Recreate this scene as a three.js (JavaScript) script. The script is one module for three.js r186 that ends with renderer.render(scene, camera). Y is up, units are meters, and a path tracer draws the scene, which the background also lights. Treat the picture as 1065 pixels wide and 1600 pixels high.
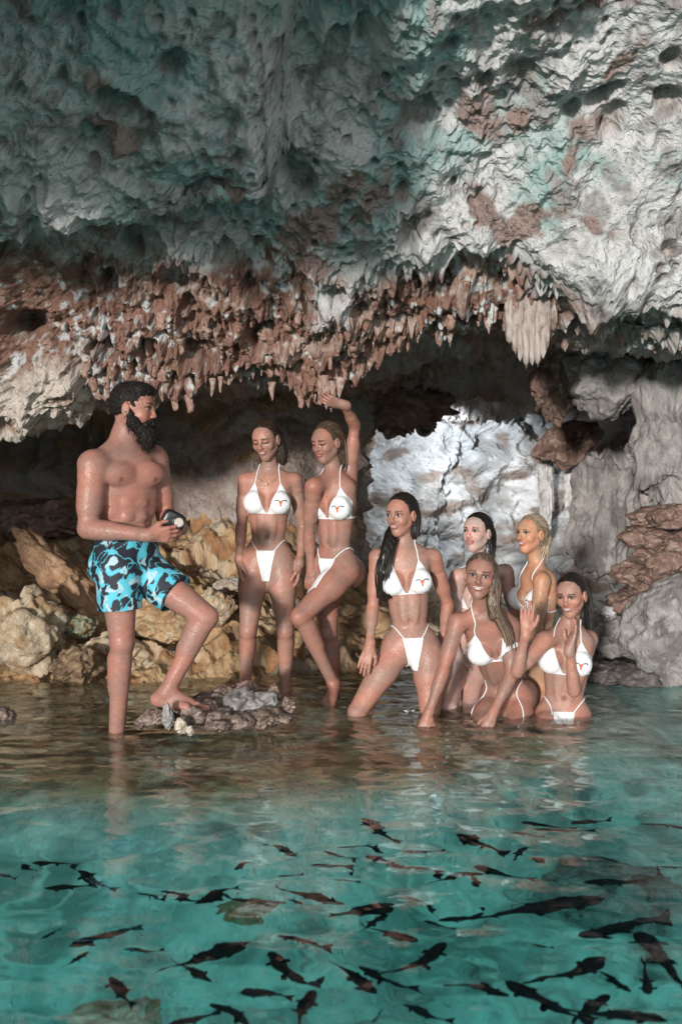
import * as THREE from 'three';
import { mergeGeometries, mergeVertices } from 'three/addons/utils/BufferGeometryUtils.js';

// ---------------------------------------------------------------- camera, sky, sun, exposure
const F = 1570, CAM_H = 1.15, HORIZON = 771;
const camera = new THREE.PerspectiveCamera(2 * Math.atan(800 / F) * 180 / Math.PI, 1065 / 1600, 0.05, 900);
camera.position.set(0, CAM_H, 0);
camera.lookAt(0, CAM_H, -10);
camera.setViewOffset(1065, 1600, 0, 29, 1065, 1600);      // lens shift: the horizon lies a little above the middle
camera.focus = 5.3; camera.userData.fStop = 3.0;
const scene = new THREE.Scene();
const LAMP_CD = 9;
const SUN = new THREE.Vector3(-0.36, 0.135, 0.95).normalize();
{ // hazy late-day sky: brighter towards the horizon and round the low sun
  const w = 256, h = 128, data = new Float32Array(w * h * 4);
  for (let j = 0; j < h; j++) for (let i = 0; i < w; i++) {
    const el = (j + 0.5) / h * Math.PI - Math.PI / 2, az = (i + 0.5) / w * 2 * Math.PI - Math.PI;
    const dx = Math.cos(el) * Math.cos(az), dy = Math.sin(el), dz = Math.cos(el) * Math.sin(az);
    const c = Math.max(0, dx * SUN.x + dy * SUN.y + dz * SUN.z);
    const up = Math.max(0, dy), k = Math.pow(1 - up, 1.5), g = 0.30 * Math.pow(c, 6);
    const o = (j * w + i) * 4;
    data[o] = 1.28 + 0.26 * k + g; data[o + 1] = 1.39 + 0.22 * k + 0.95 * g; data[o + 2] = 1.54 + 0.12 * k + 0.85 * g; data[o + 3] = 1;
  }
  const sky = new THREE.DataTexture(data, w, h, THREE.RGBAFormat, THREE.FloatType);
  sky.mapping = THREE.EquirectangularReflectionMapping; sky.magFilter = THREE.LinearFilter; sky.needsUpdate = true;
  scene.background = sky; scene.environment = sky;
  scene.backgroundIntensity = 1; scene.environmentIntensity = 1;
}
const sun = new THREE.DirectionalLight(new THREE.Color(1, 0.955, 0.91), 3.8);
sun.position.copy(SUN).multiplyScalar(30); sun.target.position.set(0, 1, -5);
sun.castShadow = true; sun.shadow.radius = 7; sun.shadow.mapSize.set(2048, 2048);
Object.assign(sun.shadow.camera, { left: -9, right: 9, top: 9, bottom: -9, near: 1, far: 60 });
scene.add(sun, sun.target);
const renderer = new THREE.WebGLRenderer({ antialias: true });
renderer.toneMapping = THREE.LinearToneMapping;
renderer.toneMappingExposure = 1.0;
renderer.shadowMap.enabled = true;
renderer.setSize(681, 1024);

// ---------------------------------------------------------------- helpers
function rng(seed) { let a = seed >>> 0; return () => { a = (a + 0x6D2B79F5) | 0; let t = Math.imul(a ^ (a >>> 15), 1 | a); t = (t + Math.imul(t ^ (t >>> 7), 61 | t)) ^ t; return ((t ^ (t >>> 14)) >>> 0) / 4294967296; }; }
const clamp = (x, a = 0, b = 1) => x < a ? a : x > b ? b : x;
const lerp = (a, b, t) => a + (b - a) * t;
const sstep = (a, b, x) => { const t = clamp((x - a) / (b - a)); return t * t * (3 - 2 * t); };
function knots(list) { return (x) => { if (x <= list[0][0]) return list[0][1]; for (let i = 1; i < list.length; i++) if (x <= list[i][0]) { const t = (x - list[i - 1][0]) / (list[i][0] - list[i - 1][0]); return lerp(list[i - 1][1], list[i][1], t * t * (3 - 2 * t)); } return list[list.length - 1][1]; }; }
const PERM = new Uint8Array(512); { const r = rng(77), p = [...Array(256).keys()]; for (let i = 255; i > 0; i--) { const j = Math.floor(r() * (i + 1)); [p[i], p[j]] = [p[j], p[i]]; } for (let i = 0; i < 512; i++) PERM[i] = p[i & 255]; }
function grad(h, x, y, z) { h &= 15; const u = h < 8 ? x : y, v = h < 4 ? y : (h === 12 || h === 14 ? x : z); return ((h & 1) ? -u : u) + ((h & 2) ? -v : v); }
function noise(x, y, z) {
  let X = Math.floor(x), Y = Math.floor(y), Z = Math.floor(z); x -= X; y -= Y; z -= Z; X &= 255; Y &= 255; Z &= 255;
  const u = x * x * x * (x * (x * 6 - 15) + 10), v = y * y * y * (y * (y * 6 - 15) + 10), w = z * z * z * (z * (z * 6 - 15) + 10);
  const A = PERM[X] + Y, AA = PERM[A] + Z, AB = PERM[A + 1] + Z, B = PERM[X + 1] + Y, BA = PERM[B] + Z, BB = PERM[B + 1] + Z;
  return lerp(lerp(lerp(grad(PERM[AA], x, y, z), grad(PERM[BA], x - 1, y, z), u), lerp(grad(PERM[AB], x, y - 1, z), grad(PERM[BB], x - 1, y - 1, z), u), v),
    lerp(lerp(grad(PERM[AA + 1], x, y, z - 1), grad(PERM[BA + 1], x - 1, y, z - 1), u), lerp(grad(PERM[AB + 1], x, y - 1, z - 1), grad(PERM[BB + 1], x - 1, y - 1, z - 1), u), v), w);
}
function fbm(x, y, z, n = 4, gain = 0.5) { let s = 0, a = 1; for (let i = 0; i < n; i++) { s += a * noise(x, y, z); x = x * 2.03 + 7.1; y = y * 2.03 + 3.7; z = z * 2.03 + 1.3; a *= gain; } return s; }
function ridged(x, y, z, n = 4) { let s = 0, a = 0.5; for (let i = 0; i < n; i++) { const v = 1 - Math.abs(noise(x, y, z)) * 1.6; s += a * v * v; x = x * 2.1 + 5.2; y = y * 2.1 + 1.9; z = z * 2.1 + 8.3; a *= 0.5; } return s; }
function cells(x, y, z) { // distance to the nearest feature point
  const X = Math.floor(x), Y = Math.floor(y), Z = Math.floor(z); let best = 9;
  for (let i = -1; i < 2; i++) for (let j = -1; j < 2; j++) for (let k = -1; k < 2; k++) {
    const h = PERM[PERM[PERM[(X + i) & 255] + ((Y + j) & 255)] + ((Z + k) & 255)];
    const dx = X + i + PERM[h] / 255 - x, dy = Y + j + PERM[h + 1] / 255 - y, dz = Z + k + PERM[h + 2] / 255 - z;
    const d = dx * dx + dy * dy + dz * dz; if (d < best) best = d;
  }
  return Math.sqrt(best);
}
// where a thing stands: photo column and row measured at a known distance, turned into metres in the cave
const at = (px, py, d) => new THREE.Vector3((px - 532.5) / F * d, CAM_H + (HORIZON - py) / F * d, -d);
const V = (x, y, z) => new THREE.Vector3(x, y, z);
const taken = {};
function numbered(n) { if (taken[n] === undefined) { taken[n] = 0; return n; } taken[n]++; return n + '_' + String(taken[n]).padStart(3, '0'); }
function shade(o) { o.traverse((m) => { if (m.isMesh) { m.castShadow = true; m.receiveShadow = true; } }); return o; }
function put(o, name, label, category, group, kind) {
  o.name = numbered(name); o.userData = { label };
  if (category) o.userData.category = category; if (group) o.userData.group = group; if (kind) o.userData.kind = kind;
  scene.add(shade(o)); return o;
}
function part(name, geo, mat, parent) { const m = new THREE.Mesh(geo, mat); m.name = name; m.castShadow = m.receiveShadow = true; parent.add(m); return m; }
// a sheet of points: fn(i, j, out) gives [x, y, z, u, v, r, g, b]
function sheet(nu, nv, fn, flip) {
  const pos = new Float32Array(nu * nv * 3), uv = new Float32Array(nu * nv * 2), col = new Float32Array(nu * nv * 3), idx = new Uint32Array((nu - 1) * (nv - 1) * 6), o = new Array(8);
  for (let j = 0, n = 0; j < nv; j++) for (let i = 0; i < nu; i++, n++) { fn(i, j, o); pos.set([o[0], o[1], o[2]], n * 3); uv.set([o[3], o[4]], n * 2); col.set([o[5], o[6], o[7]], n * 3); }
  for (let j = 0, n = 0; j < nv - 1; j++) for (let i = 0; i < nu - 1; i++) { const a = j * nu + i, b = a + 1, c = a + nu, d = c + 1; if (flip) { idx[n++] = a; idx[n++] = c; idx[n++] = b; idx[n++] = b; idx[n++] = c; idx[n++] = d; } else { idx[n++] = a; idx[n++] = b; idx[n++] = c; idx[n++] = b; idx[n++] = d; idx[n++] = c; } }
  const g = new THREE.BufferGeometry();
  g.setAttribute('position', new THREE.BufferAttribute(pos, 3)); g.setAttribute('uv', new THREE.BufferAttribute(uv, 2)); g.setAttribute('color', new THREE.BufferAttribute(col, 3));
  g.setIndex(new THREE.BufferAttribute(idx, 1)); g.computeVertexNormals(); return g;
}
function reliefTexture(size, period, seed, shape) { // tileable grain for bump maps
  const d = new Uint8Array(size * size * 4);
  const pn = (x, y, P, s) => { // periodic value noise
    const X = Math.floor(x), Y = Math.floor(y), fx = x - X, fy = y - Y, u = fx * fx * (3 - 2 * fx), v = fy * fy * (3 - 2 * fy);
    const h = (a, b) => PERM[(PERM[(((a % P) + P) % P + s) & 255] + ((b % P) + P) % P) & 255] / 255;
    return lerp(lerp(h(X, Y), h(X + 1, Y), u), lerp(h(X, Y + 1), h(X + 1, Y + 1), u), v);
  };
  for (let j = 0; j < size; j++) for (let i = 0; i < size; i++) {
    let s = 0, a = 0.5, P = period; for (let o = 0; o < 5; o++) { s += a * pn(i / size * P, j / size * P, P, seed + o * 17); P *= 2; a *= 0.58; }
    const v = clamp(shape(s)) * 255, k = (j * size + i) * 4; d[k] = d[k + 1] = d[k + 2] = v; d[k + 3] = 255;
  }
  const t = new THREE.DataTexture(d, size, size); t.wrapS = t.wrapT = THREE.RepeatWrapping; t.magFilter = THREE.LinearFilter; t.minFilter = THREE.LinearFilter; t.needsUpdate = true; return t;
}
const ROCK_BUMP = reliefTexture(512, 8, 3, (s) => 0.9 - Math.pow(Math.abs(s - 0.62) * 2.2, 0.9));
// karst: round pits of several sizes with sharp rims, and a grain of darker and paler mineral specks
function karstTextures(size) {
  const b = new Uint8Array(size * size * 4), c = new Uint8Array(size * size * 4), layers = [[9, 1, 0.55], [21, 5, 0.3], [46, 9, 0.15]].map(([n, sd, w]) => { const r = rng(sd), pts = []; for (let i = 0; i < n * n; i++) pts.push([r(), r(), 0.25 + 0.75 * r()]); return { n, pts, w }; });
  const r = rng(99);
  for (let j = 0; j < size; j++) for (let i = 0; i < size; i++) {
    const u = i / size, v = j / size; let h = 0.8, stain = 0;
    for (const { n, pts, w } of layers) { const X = Math.floor(u * n), Y = Math.floor(v * n); let best = 9; for (let a = -1; a < 2; a++) for (let e = -1; e < 2; e++) { const cx = (X + a + n) % n, cy = (Y + e + n) % n, p = pts[cy * n + cx], dx = (X + a + p[0]) - u * n, dy = (Y + e + p[1]) - v * n, d = Math.hypot(dx, dy) / p[2]; if (d < best) best = d; } h -= w * sstep(0.55, 0.15, best); h += w * 0.25 * sstep(0.9, 0.55, best); }
    const k = (j * size + i) * 4, gr = r() - 0.5; b[k] = b[k + 1] = b[k + 2] = clamp(h * 0.8 + gr * 0.06) * 255; b[k + 3] = 255;
    const base = ROCK_BUMP.image.data[((Math.floor(v * 512) * 512) + Math.floor(u * 512)) * 4] / 255, q = clamp(0.80 + 0.28 * (base - 0.5) + gr * 0.22) * 255; c[k] = q; c[k + 1] = q; c[k + 2] = q; c[k + 3] = 255;
  }
  return [b, c].map((d) => { const t = new THREE.DataTexture(d, size, size); t.wrapS = t.wrapT = THREE.RepeatWrapping; t.magFilter = t.minFilter = THREE.LinearFilter; t.needsUpdate = true; return t; });
}
const [KARST, SPECK] = karstTextures(1024);
const rockMat = (rough, bump) => new THREE.MeshStandardMaterial({ vertexColors: true, roughness: rough, map: SPECK, bumpMap: KARST, bumpScale: bump });
const mix3 = (a, b, t) => [lerp(a[0], b[0], t), lerp(a[1], b[1], t), lerp(a[2], b[2], t)];
// ---------------------------------------------------------------- the cave
const LIP_Y = knots([[-4, 1.55], [-1.9, 1.54], [-1.55, 1.57], [-1.42, 1.68], [-1.0, 1.77], [-0.72, 1.72], [-0.4, 1.70], [-0.116, 1.67], [0.03, 1.76], [0.24, 1.87], [0.42, 1.98], [0.67, 2.03], [0.88, 2.03], [1.17, 1.98], [1.5, 1.95], [1.9, 1.90], [4, 1.8]]);
const BAND_Y = knots([[-4, 2.45], [-1.78, 2.44], [-0.95, 2.40], [-0.35, 2.31], [-0.05, 2.18], [0.36, 2.38], [0.76, 2.36], [1.16, 2.24], [1.78, 2.10], [4, 2.0]]);
const spline = (pts, s) => { // Catmull-Rom through [d, y]
  const n = pts.length - 1, f = clamp(s, 0, 0.99999) * n, i = Math.floor(f), t = f - i;
  const p0 = pts[Math.max(0, i - 1)], p1 = pts[i], p2 = pts[i + 1], p3 = pts[Math.min(n, i + 2)], q = (a, b, c, d) => 0.5 * (2 * b + (c - a) * t + (2 * a - 5 * b + 4 * c - d) * t * t + (3 * b - a - 3 * c + d) * t * t * t);
  return [q(p0[0], p1[0], p2[0], p3[0]), q(p0[1], p1[1], p2[1], p3[1])];
};
const ROCK_WHITE = [0.62, 0.61, 0.60], ROCK_TEAL = [0.33, 0.46, 0.44], ROCK_GREY = [0.33, 0.31, 0.30], RUST = [0.27, 0.145, 0.105], RUST_PALE = [0.46, 0.33, 0.27], BEIGE = [0.62, 0.54, 0.47], DARK_BROWN = [0.10, 0.065, 0.05];
function ceilingProfile(x) {
  const band = BAND_Y(x), lip = LIP_Y(x), rec = sstep(0.25, 0.5, x);
  const wob = 0.07 * noise(x * 1.3, 4.2, 1.1);
  const low = 1 - sstep(-0.42, -0.20, x + wob), mid = 1 - sstep(-0.05, 0.35, x + wob), near = 1 - sstep(0.15, 0.6, x + wob), shadeLintel = 1 - sstep(-0.80, -0.30, x + wob * 3); // the low shelf nearer to the mouth, and an unseen edge lowered for shade
  return [
    [1.6, lerp(4.55, 2.62, shadeLintel)], [2.1, lerp(4.38, 2.55, shadeLintel)], [2.7, lerp(4.10, 2.78, shadeLintel)], [3.3, lerp(3.78, 3.30, near)], [3.85, lerp(3.45, 3.16, mid)], [lerp(4.30, 4.35, low), lerp(3.12, 2.62, low)],
    [lerp(4.55, 4.62, low), lerp(2.90, 2.37, low)], [lerp(4.72, 4.74, low), lerp(2.75, 2.44, low)], [4.88, lerp(2.62, band + 0.20, 0.5)], [5.05 - 0.08 * rec, band + 0.06 - 0.05 * rec], [5.20 + 0.2 * rec, band - 0.02 + 0.09 * rec], [5.40 + 0.05 * rec, lerp(band, lip, 0.5)], [5.60, lip + 0.06], [5.72, lip], [5.95, lip + 0.03],
    [6.8, lerp(lip + 0.1, 2.10, 0.6)], [8.5, 2.06], [10, 1.96], [11.5, 1.95], [14, 1.9]];
}
function ceilingColour(x, y, z, s, pit) {
  const d = -z, band = BAND_Y(x), lip = LIP_Y(x);
  const n1 = fbm(x * 1.7, y * 1.7, z * 1.7, 4), n2 = fbm(x * 5 + 9, y * 5, z * 5, 3), n3 = fbm(x * 14, y * 14 + 3, z * 14, 3);
  let c = mix3(ROCK_WHITE, ROCK_TEAL, sstep(-0.05, 0.45, n1 + 0.35 * n2 - 0.25 * sstep(0.5, 1.6, x)));
  c = mix3(c, ROCK_GREY, sstep(0.05, 0.5, n2 * 0.8 + n3 * 0.5));
  c = mix3(c, [0.30, 0.20, 0.17], sstep(0.32, 0.5, fbm(x * 2.6 + 31, y * 2.6, z * 2.6, 3)) * 0.9);
  const inBand = sstep(-0.10, 0.06, band - y + n1 * 0.22 + n2 * 0.10) * sstep(4.9, 5.15, d) * sstep(6.3, 5.9, d);
  let rust = mix3(RUST, RUST_PALE, sstep(0.0, 0.5, n2 + n3 * 0.7));
  rust = mix3(rust, ROCK_WHITE, sstep(0.30, 0.5, n3 + n1 * 0.4));
  c = mix3(c, rust, inBand * (1 - 0.45 * sstep(0.9, 1.7, x)));
  c = mix3(c, mix3(BEIGE, [0.34, 0.22, 0.16], sstep(0.25, 0.45, n2 + 0.3 * n3)), sstep(-1.30, -1.55, x + n2 * 0.2) * sstep(lip + 0.42, lip + 0.25, y + n1 * 0.1) * sstep(4.9, 5.2, d) * sstep(6.4, 6.0, d));
  if (d > 5.9) { const behind = sstep(5.9, 6.4, d); const g = mix3([0.47, 0.44, 0.43], [0.33, 0.22, 0.18], sstep(0.0, 0.4, n1 + n2 * 0.6)); c = mix3(c, g, behind); }
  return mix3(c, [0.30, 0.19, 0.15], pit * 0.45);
}
// the larger hollows and the smooth swelling of the roof: where they sit, how wide, how deep
const HOLLOWS = [[650, 190, 4.62, 0.10, 0.16], [470, 292, 4.85, 0.11, 0.14], [905, 205, 4.62, 0.05, 0.08], [962, 222, 4.66, 0.08, 0.10], [1050, 180, 4.6, 0.09, 0.12], [690, 78, 4.42, 0.08, 0.10], [628, 300, 4.8, 0.06, 0.09], [965, 392, 5.0, 0.05, 0.09], [1046, 392, 4.95, 0.07, 0.14], [640, 352, 5.0, 0.09, 0.12], [760, 145, 4.5, 0.06, 0.08], [1050, 108, 4.45, 0.06, 0.09], [830, 140, 4.5, 0.07, 0.07], [715, 425, 5.25, 0.09, 0.20], [740, 430, 5.25, 0.07, 0.2], [18, 520, 5.35, 0.13, 0.28], [200, 385, 5.1, 0.10, 0.12], [300, 485, 5.4, 0.07, 0.15], [420, 520, 5.45, 0.06, 0.13], [560, 490, 5.4, 0.06, 0.12], [150, 545, 5.5, 0.06, 0.12], [880, 490, 5.4, 0.06, 0.12], [985, 520, 5.45, 0.06, 0.06], [1000, 500, 5.45, 0.05, 0.06]].map(([px, py, d, r, h]) => [...at(px, py, d).toArray(), r, h]);
const SWELLS = [[955, 405, 4.95, 0.36, 0.13], [760, 360, 4.9, 0.18, 0.07], [610, 330, 4.9, 0.16, 0.05], [60, 620, 5.6, 0.22, 0.10]].map(([px, py, d, r, h]) => [...at(px, py, d).toArray(), r, h]);
{
  const NU = 720, NV = 860, xs = [], ss = [];
  for (let i = 0; i < NU; i++) { const t = i / (NU - 1) * 2 - 1; xs.push(2.15 * t + 2.6 * Math.pow(t, 9)); }
  // dense where the camera looks (between 2.6 m and 6.4 m)
  const NK = 19; for (let j = 0; j < NV; j++) { const t = j / (NV - 1); ss.push(t < 0.05 ? t / 0.05 * 2.5 / NK : t < 0.9 ? (2.5 + (t - 0.05) / 0.85 * 12.0) / NK : (14.5 + (t - 0.9) / 0.1 * 4.5) / NK); }
  let cx = null, prof = null;
  const profs = xs.map(ceilingProfile);
  const geo = sheet(NU, NV, (i, j, o) => {
    const x0 = xs[i], s = ss[j], [d0, y0] = spline(profs[i], s), [d1, y1] = spline(profs[i], s + 0.002);
    let nd = y1 - y0, ny = -(d1 - d0); const nl = Math.hypot(nd, ny) || 1; nd /= nl; ny /= nl; // outward into the cave
    if (ny > 0 && d0 < 5) { nd = -nd; ny = -ny; }
    const x = x0, y = y0, z = -d0;
    const soft = 1;
    const big = fbm(x * 1.2, y * 1.2, z * 1.2, 3) * 0.20;
    const rg = (ridged(x * 3.1 + 3, y * 3.1, z * 3.1, 4) - 0.55) * 0.13;
    const knob = (0.5 - cells(x * 7, y * 7, z * 7)) * 0.060 + (0.5 - cells(x * 17 + 3, y * 17, z * 17)) * 0.026;
    const fine = fbm(x * 22, y * 22, z * 22, 3) * 0.028;
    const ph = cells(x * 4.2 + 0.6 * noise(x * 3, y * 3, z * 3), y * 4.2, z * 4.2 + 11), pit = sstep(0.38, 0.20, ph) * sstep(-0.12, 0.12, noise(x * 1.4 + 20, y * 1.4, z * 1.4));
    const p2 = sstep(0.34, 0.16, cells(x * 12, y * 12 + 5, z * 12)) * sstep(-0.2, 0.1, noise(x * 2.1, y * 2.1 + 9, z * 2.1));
    // flutes run down the face of the band
    const inBand = sstep(5.0, 5.2, d0) * sstep(5.95, 5.75, d0) * sstep(-1.55, -1.3, x + 0.15 * noise(x * 3, y * 3, 5));
    const smoothR = sstep(0.95, 1.4, x) * sstep(5.1, 4.9, d0);
    const hole = sstep(0.42, 0.20, cells(x * 5.5, y * 2.8, z * 5.5 + 2)) * sstep(-0.25, 0.1, noise(x * 2, y * 2 + 4, z * 2));
    const flute = (Math.abs(noise(x * 12, y * 2.6, z * 7)) - 0.25) * 0.13 + (Math.abs(noise(x * 27, y * 6, z * 15)) - 0.25) * 0.09 - hole * 0.13;
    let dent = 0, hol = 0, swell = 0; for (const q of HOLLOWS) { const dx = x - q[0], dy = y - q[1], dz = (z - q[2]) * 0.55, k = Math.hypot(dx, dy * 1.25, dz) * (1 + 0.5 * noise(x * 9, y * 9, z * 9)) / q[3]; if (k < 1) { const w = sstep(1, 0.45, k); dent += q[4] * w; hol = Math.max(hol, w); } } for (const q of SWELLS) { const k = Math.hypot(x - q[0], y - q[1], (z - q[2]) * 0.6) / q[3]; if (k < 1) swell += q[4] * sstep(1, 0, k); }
    let h = swell - dent + big + (rg + knob + fine) * (1 - 0.55 * smoothR) * (1 - 0.5 * hol) - pit * 0.12 - p2 * 0.045 + inBand * flute;
    const edge = sstep(4.0, 2.6, Math.abs(x0)) * 0.9 + 0.1; h *= soft * edge;
    const X = x + noise(x * 6, y * 6, z * 6) * 0.02, Y = y + ny * h, Z = z - nd * h;
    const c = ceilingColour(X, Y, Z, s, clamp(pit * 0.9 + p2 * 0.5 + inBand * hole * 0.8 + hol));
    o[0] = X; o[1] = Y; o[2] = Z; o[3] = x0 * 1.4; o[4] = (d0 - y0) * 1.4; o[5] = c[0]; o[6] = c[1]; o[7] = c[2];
  }, true);
  const m = new THREE.Mesh(geo, rockMat(0.85, 0.022));
  put(m, 'cave_ceiling', 'pitted limestone cave ceiling sloping down to a rust brown lip of stalactites', null, null, 'structure');
  // stalactites along the lip
  const variants = [], palev = [], rustv = []; const r = rng(5);
  for (let k = 0; k < 10; k++) {
    const R = 9, H = 10, g = sheet(R, H, (i, j, o) => {
      const a = i / (R - 1) * Math.PI * 2, t = j / (H - 1); const ii = i === R - 1 ? 0 : i, aa = ii / (R - 1) * Math.PI * 2;
      let rad = Math.pow(1 - t, 0.55) * (1 + 0.45 * noise(Math.cos(aa) * 1.4 + k * 9, t * 3.5, Math.sin(aa) * 1.4)) + 0.10 * (1 - t); if (j === H - 1) rad = 0.02;
      const bx = 0.5 * noise(k * 3.3, t * 1.5, 0.5) * t, bz = 0.5 * noise(k * 5.1, t * 1.5, 7.5) * t;
      const c = mix3(mix3(RUST, RUST_PALE, clamp(0.5 + 1.2 * noise(k * 2.7, t * 4, aa))), ROCK_WHITE, sstep(0.2, 0.6, noise(Math.cos(aa) * 2 + k, t * 6, Math.sin(aa) * 2)) * 0.8);
      o[0] = Math.cos(aa) * rad + bx; o[1] = -t; o[2] = Math.sin(aa) * rad + bz; o[3] = i * 0.02; o[4] = t * 0.2; o[5] = c[0]; o[6] = c[1]; o[7] = c[2];
    }, true);
    variants.push(g);
    const R2 = 15, H2 = 14; palev.push(sheet(R2, H2, (i, j, o) => { // blunt fluted drapery
      const aa = (i % (R2 - 1)) / (R2 - 1) * Math.PI * 2, t = j / (H2 - 1), c0 = Math.cos(aa), s0 = Math.sin(aa); let rad = Math.pow(1 - t, 0.16) * (0.85 + 0.5 * Math.abs(noise(c0 * 2.6 + k * 7, t * 1.6, s0 * 2.6)) + 0.25 * noise(c0 * 3 + k, t * 7, s0 * 3)); if (j === H2 - 1) rad = 0.03;
      const c = mix3([0.50, 0.42, 0.38], [0.30, 0.22, 0.19], sstep(-0.1, 0.5, noise(c0 * 3 + k * 4, t * 5, s0 * 3))); o[0] = c0 * rad + 0.3 * noise(k, t * 2, 1); o[1] = -t - (t > 0.6 ? 0.12 * noise(c0 * 2 + k, 3, s0 * 2) : 0); o[2] = s0 * rad; o[3] = i * 0.02; o[4] = t * 0.2; o[5] = c[0]; o[6] = c[1]; o[7] = c[2];
    }, true)); const q = palev[k].clone(), cc = q.attributes.color; for (let i = 0; i < cc.count; i++) cc.setXYZ(i, cc.getX(i) * 0.82, cc.getY(i) * 0.60, cc.getZ(i) * 0.52); rustv.push(q);
  }
  const stalMat = rockMat(0.7, 0.004), pale = rockMat(0.75, 0.004);
  const P = geo.attributes.position, N = geo.attributes.normal;
  const tries = []; let count = 0;
  while (count < 280) {
    const i = 3 + Math.floor(r() * (NU - 6)), x = xs[i]; if (x < -1.45 || x > 1.95) continue;
    const t = Math.pow(r(), 0.6); // more of them towards the lip
    const s = lerp(10.2, 13.1, t) / 19; let j = 0; while (ss[j] < s) j++;
    const n = j * NU + i; if (x > 0.95 && r() < 0.6) continue;
    const kind = r(), k2 = x > 0.4 ? 0.8 : 1; let len, w; if (kind < 0.55) { len = 0.015 + 0.03 * r(); w = 0.006 + 0.008 * r(); } else if (kind < 0.96) { len = 0.03 + 0.045 * r(); w = 0.014 + 0.014 * r(); } else { len = 0.06 + 0.06 * r(); w = 0.012 + 0.012 * r(); } len *= k2;
    const st = part('stalactite', (kind > 0.7 ? rustv : variants)[Math.floor(r() * 10)], stalMat, m);
    st.position.set(P.getX(n), P.getY(n) + len * 0.3, P.getZ(n) - 0.012); st.scale.set(w * (0.8 + r() * 0.9), len * 1.3, w); st.rotation.set((r() - 0.5) * 0.35 + 0.12, r() * 6.28, (r() - 0.5) * 0.25);
    count++;
  }
  // the pale drapery cluster right of the middle, and the bunch the raised hand reaches for
  for (const [px, py, len, w] of [[795, 495, 0.22, 0.028], [804, 503, 0.25, 0.026], [812, 512, 0.27, 0.026], [821, 518, 0.28, 0.028], [830, 514, 0.28, 0.026], [839, 518, 0.27, 0.028], [848, 508, 0.26, 0.026], [854, 500, 0.22, 0.024], [808, 480, 0.2, 0.045], [826, 478, 0.22, 0.05], [844, 480, 0.2, 0.045], [500, 612, 0.12, 0.022], [510, 616, 0.13, 0.024], [520, 614, 0.13, 0.022], [506, 604, 0.12, 0.03], [530, 604, 0.10, 0.024], [425, 610, 0.09, 0.02], [332, 604, 0.09, 0.018], [345, 600, 0.08, 0.016]]) {
    const p = at(px, py, 5.52 - (px > 700 ? 0.10 : 0)), st = part('stalactite', (px > 700 ? palev : variants)[Math.floor(r() * 10)], pale, m);
    st.position.copy(p); st.position.y += len * 0.5; st.scale.set(w, len * 1.15, w); st.rotation.y = r() * 6;
  }
}
// ---------------------------------------------------------------- walls of the cave
function wall(name, label, path, yTop, amp, colour, nu, nv, yBot = -1.6, bump = 0.02) {
  // path: [x, d] points followed from one end to the other
  const geo = sheet(nu, nv, (i, j, o) => {
    const u = i / (nu - 1), v = j / (nv - 1), [x0, d0] = spline(path, u), [x1, d1] = spline(path, u + 0.004);
    let nx = -(d1 - d0), nz = -(x1 - x0) * 1; const l = Math.hypot(nx, nz) || 1; nx /= l; nz /= l; // into the cave
    const y = lerp(yBot, yTop, v), x = x0, z = -d0;
    const h = fbm(x * 0.9, y * 0.9, z * 0.9, 3) * amp + (ridged(x * 1.9, y * 1.9 + 4, z * 1.9, 4) - 0.55) * amp * 0.8 + fbm(x * 9, y * 9, z * 9, 3) * amp * 0.09 + (0.5 - cells(x * 4.5, y * 4.5, z * 4.5)) * amp * 0.22;
    const X = x + -nx * h, Z = z - nz * h * -1;
    const c = colour(X, y, Z, h / amp);
    o[0] = X; o[1] = y; o[2] = Z; o[3] = u * path.length * 1.2; o[4] = y * 1.3; o[5] = c[0]; o[6] = c[1]; o[7] = c[2];
  });
  return put(new THREE.Mesh(geo, rockMat(0.85, bump)), name, label, null, null, 'structure');
}
const brownWall = (x, y, z) => {
  const n = fbm(x * 1.6, y * 1.6, z * 1.6, 4), m = fbm(x * 5, y * 5, z * 5 + 7, 3);
  let c = mix3([0.32, 0.25, 0.215], [0.44, 0.39, 0.355], sstep(-0.2, 0.4, n + 0.4 * m));
  return mix3(c, [0.42, 0.27, 0.14], sstep(0.25, 0.5, fbm(x * 1.4, y * 3 + 3, z * 1.4, 3)) * 0.7);
};
const whiteWall = (x, y, z) => {
  const n = fbm(x * 1.8, y * 2.4, z * 1.8, 4), m = fbm(x * 6, y * 7, z * 6 + 3, 3);
  const c = mix3([0.62, 0.63, 0.64], [0.38, 0.375, 0.37], sstep(-0.05, 0.35, n + 0.5 * m));
  return mix3(c, [0.30, 0.24, 0.21], sstep(0.25, 0.42, fbm(x * 2.3 + 5, y * 3.4, z * 2.3, 3) + 0.2 * m));
};
wall('cave_wall_back_left', 'dark brown rock wall at the back of the cave behind the standing people', [[-5.2, 7.0], [-3.6, 8.4], [-2.2, 8.9], [-1.2, 8.5], [-0.4, 8.3], [0.15, 8.6], [0.35, 9.4], [0.1, 10.6], [-0.2, 12]], 3.6, 0.30, brownWall, 420, 240);
wall('cave_wall_back_right', 'pale limestone back wall of the floodlit rear chamber', [[-1.0, 11.6], [0.2, 11.1], [1.1, 10.6], [2.0, 10.2], [2.7, 9.6], [3.1, 8.8], [3.4, 7.8], [3.8, 7]], 3.4, 0.46, whiteWall, 420, 260);
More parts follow.
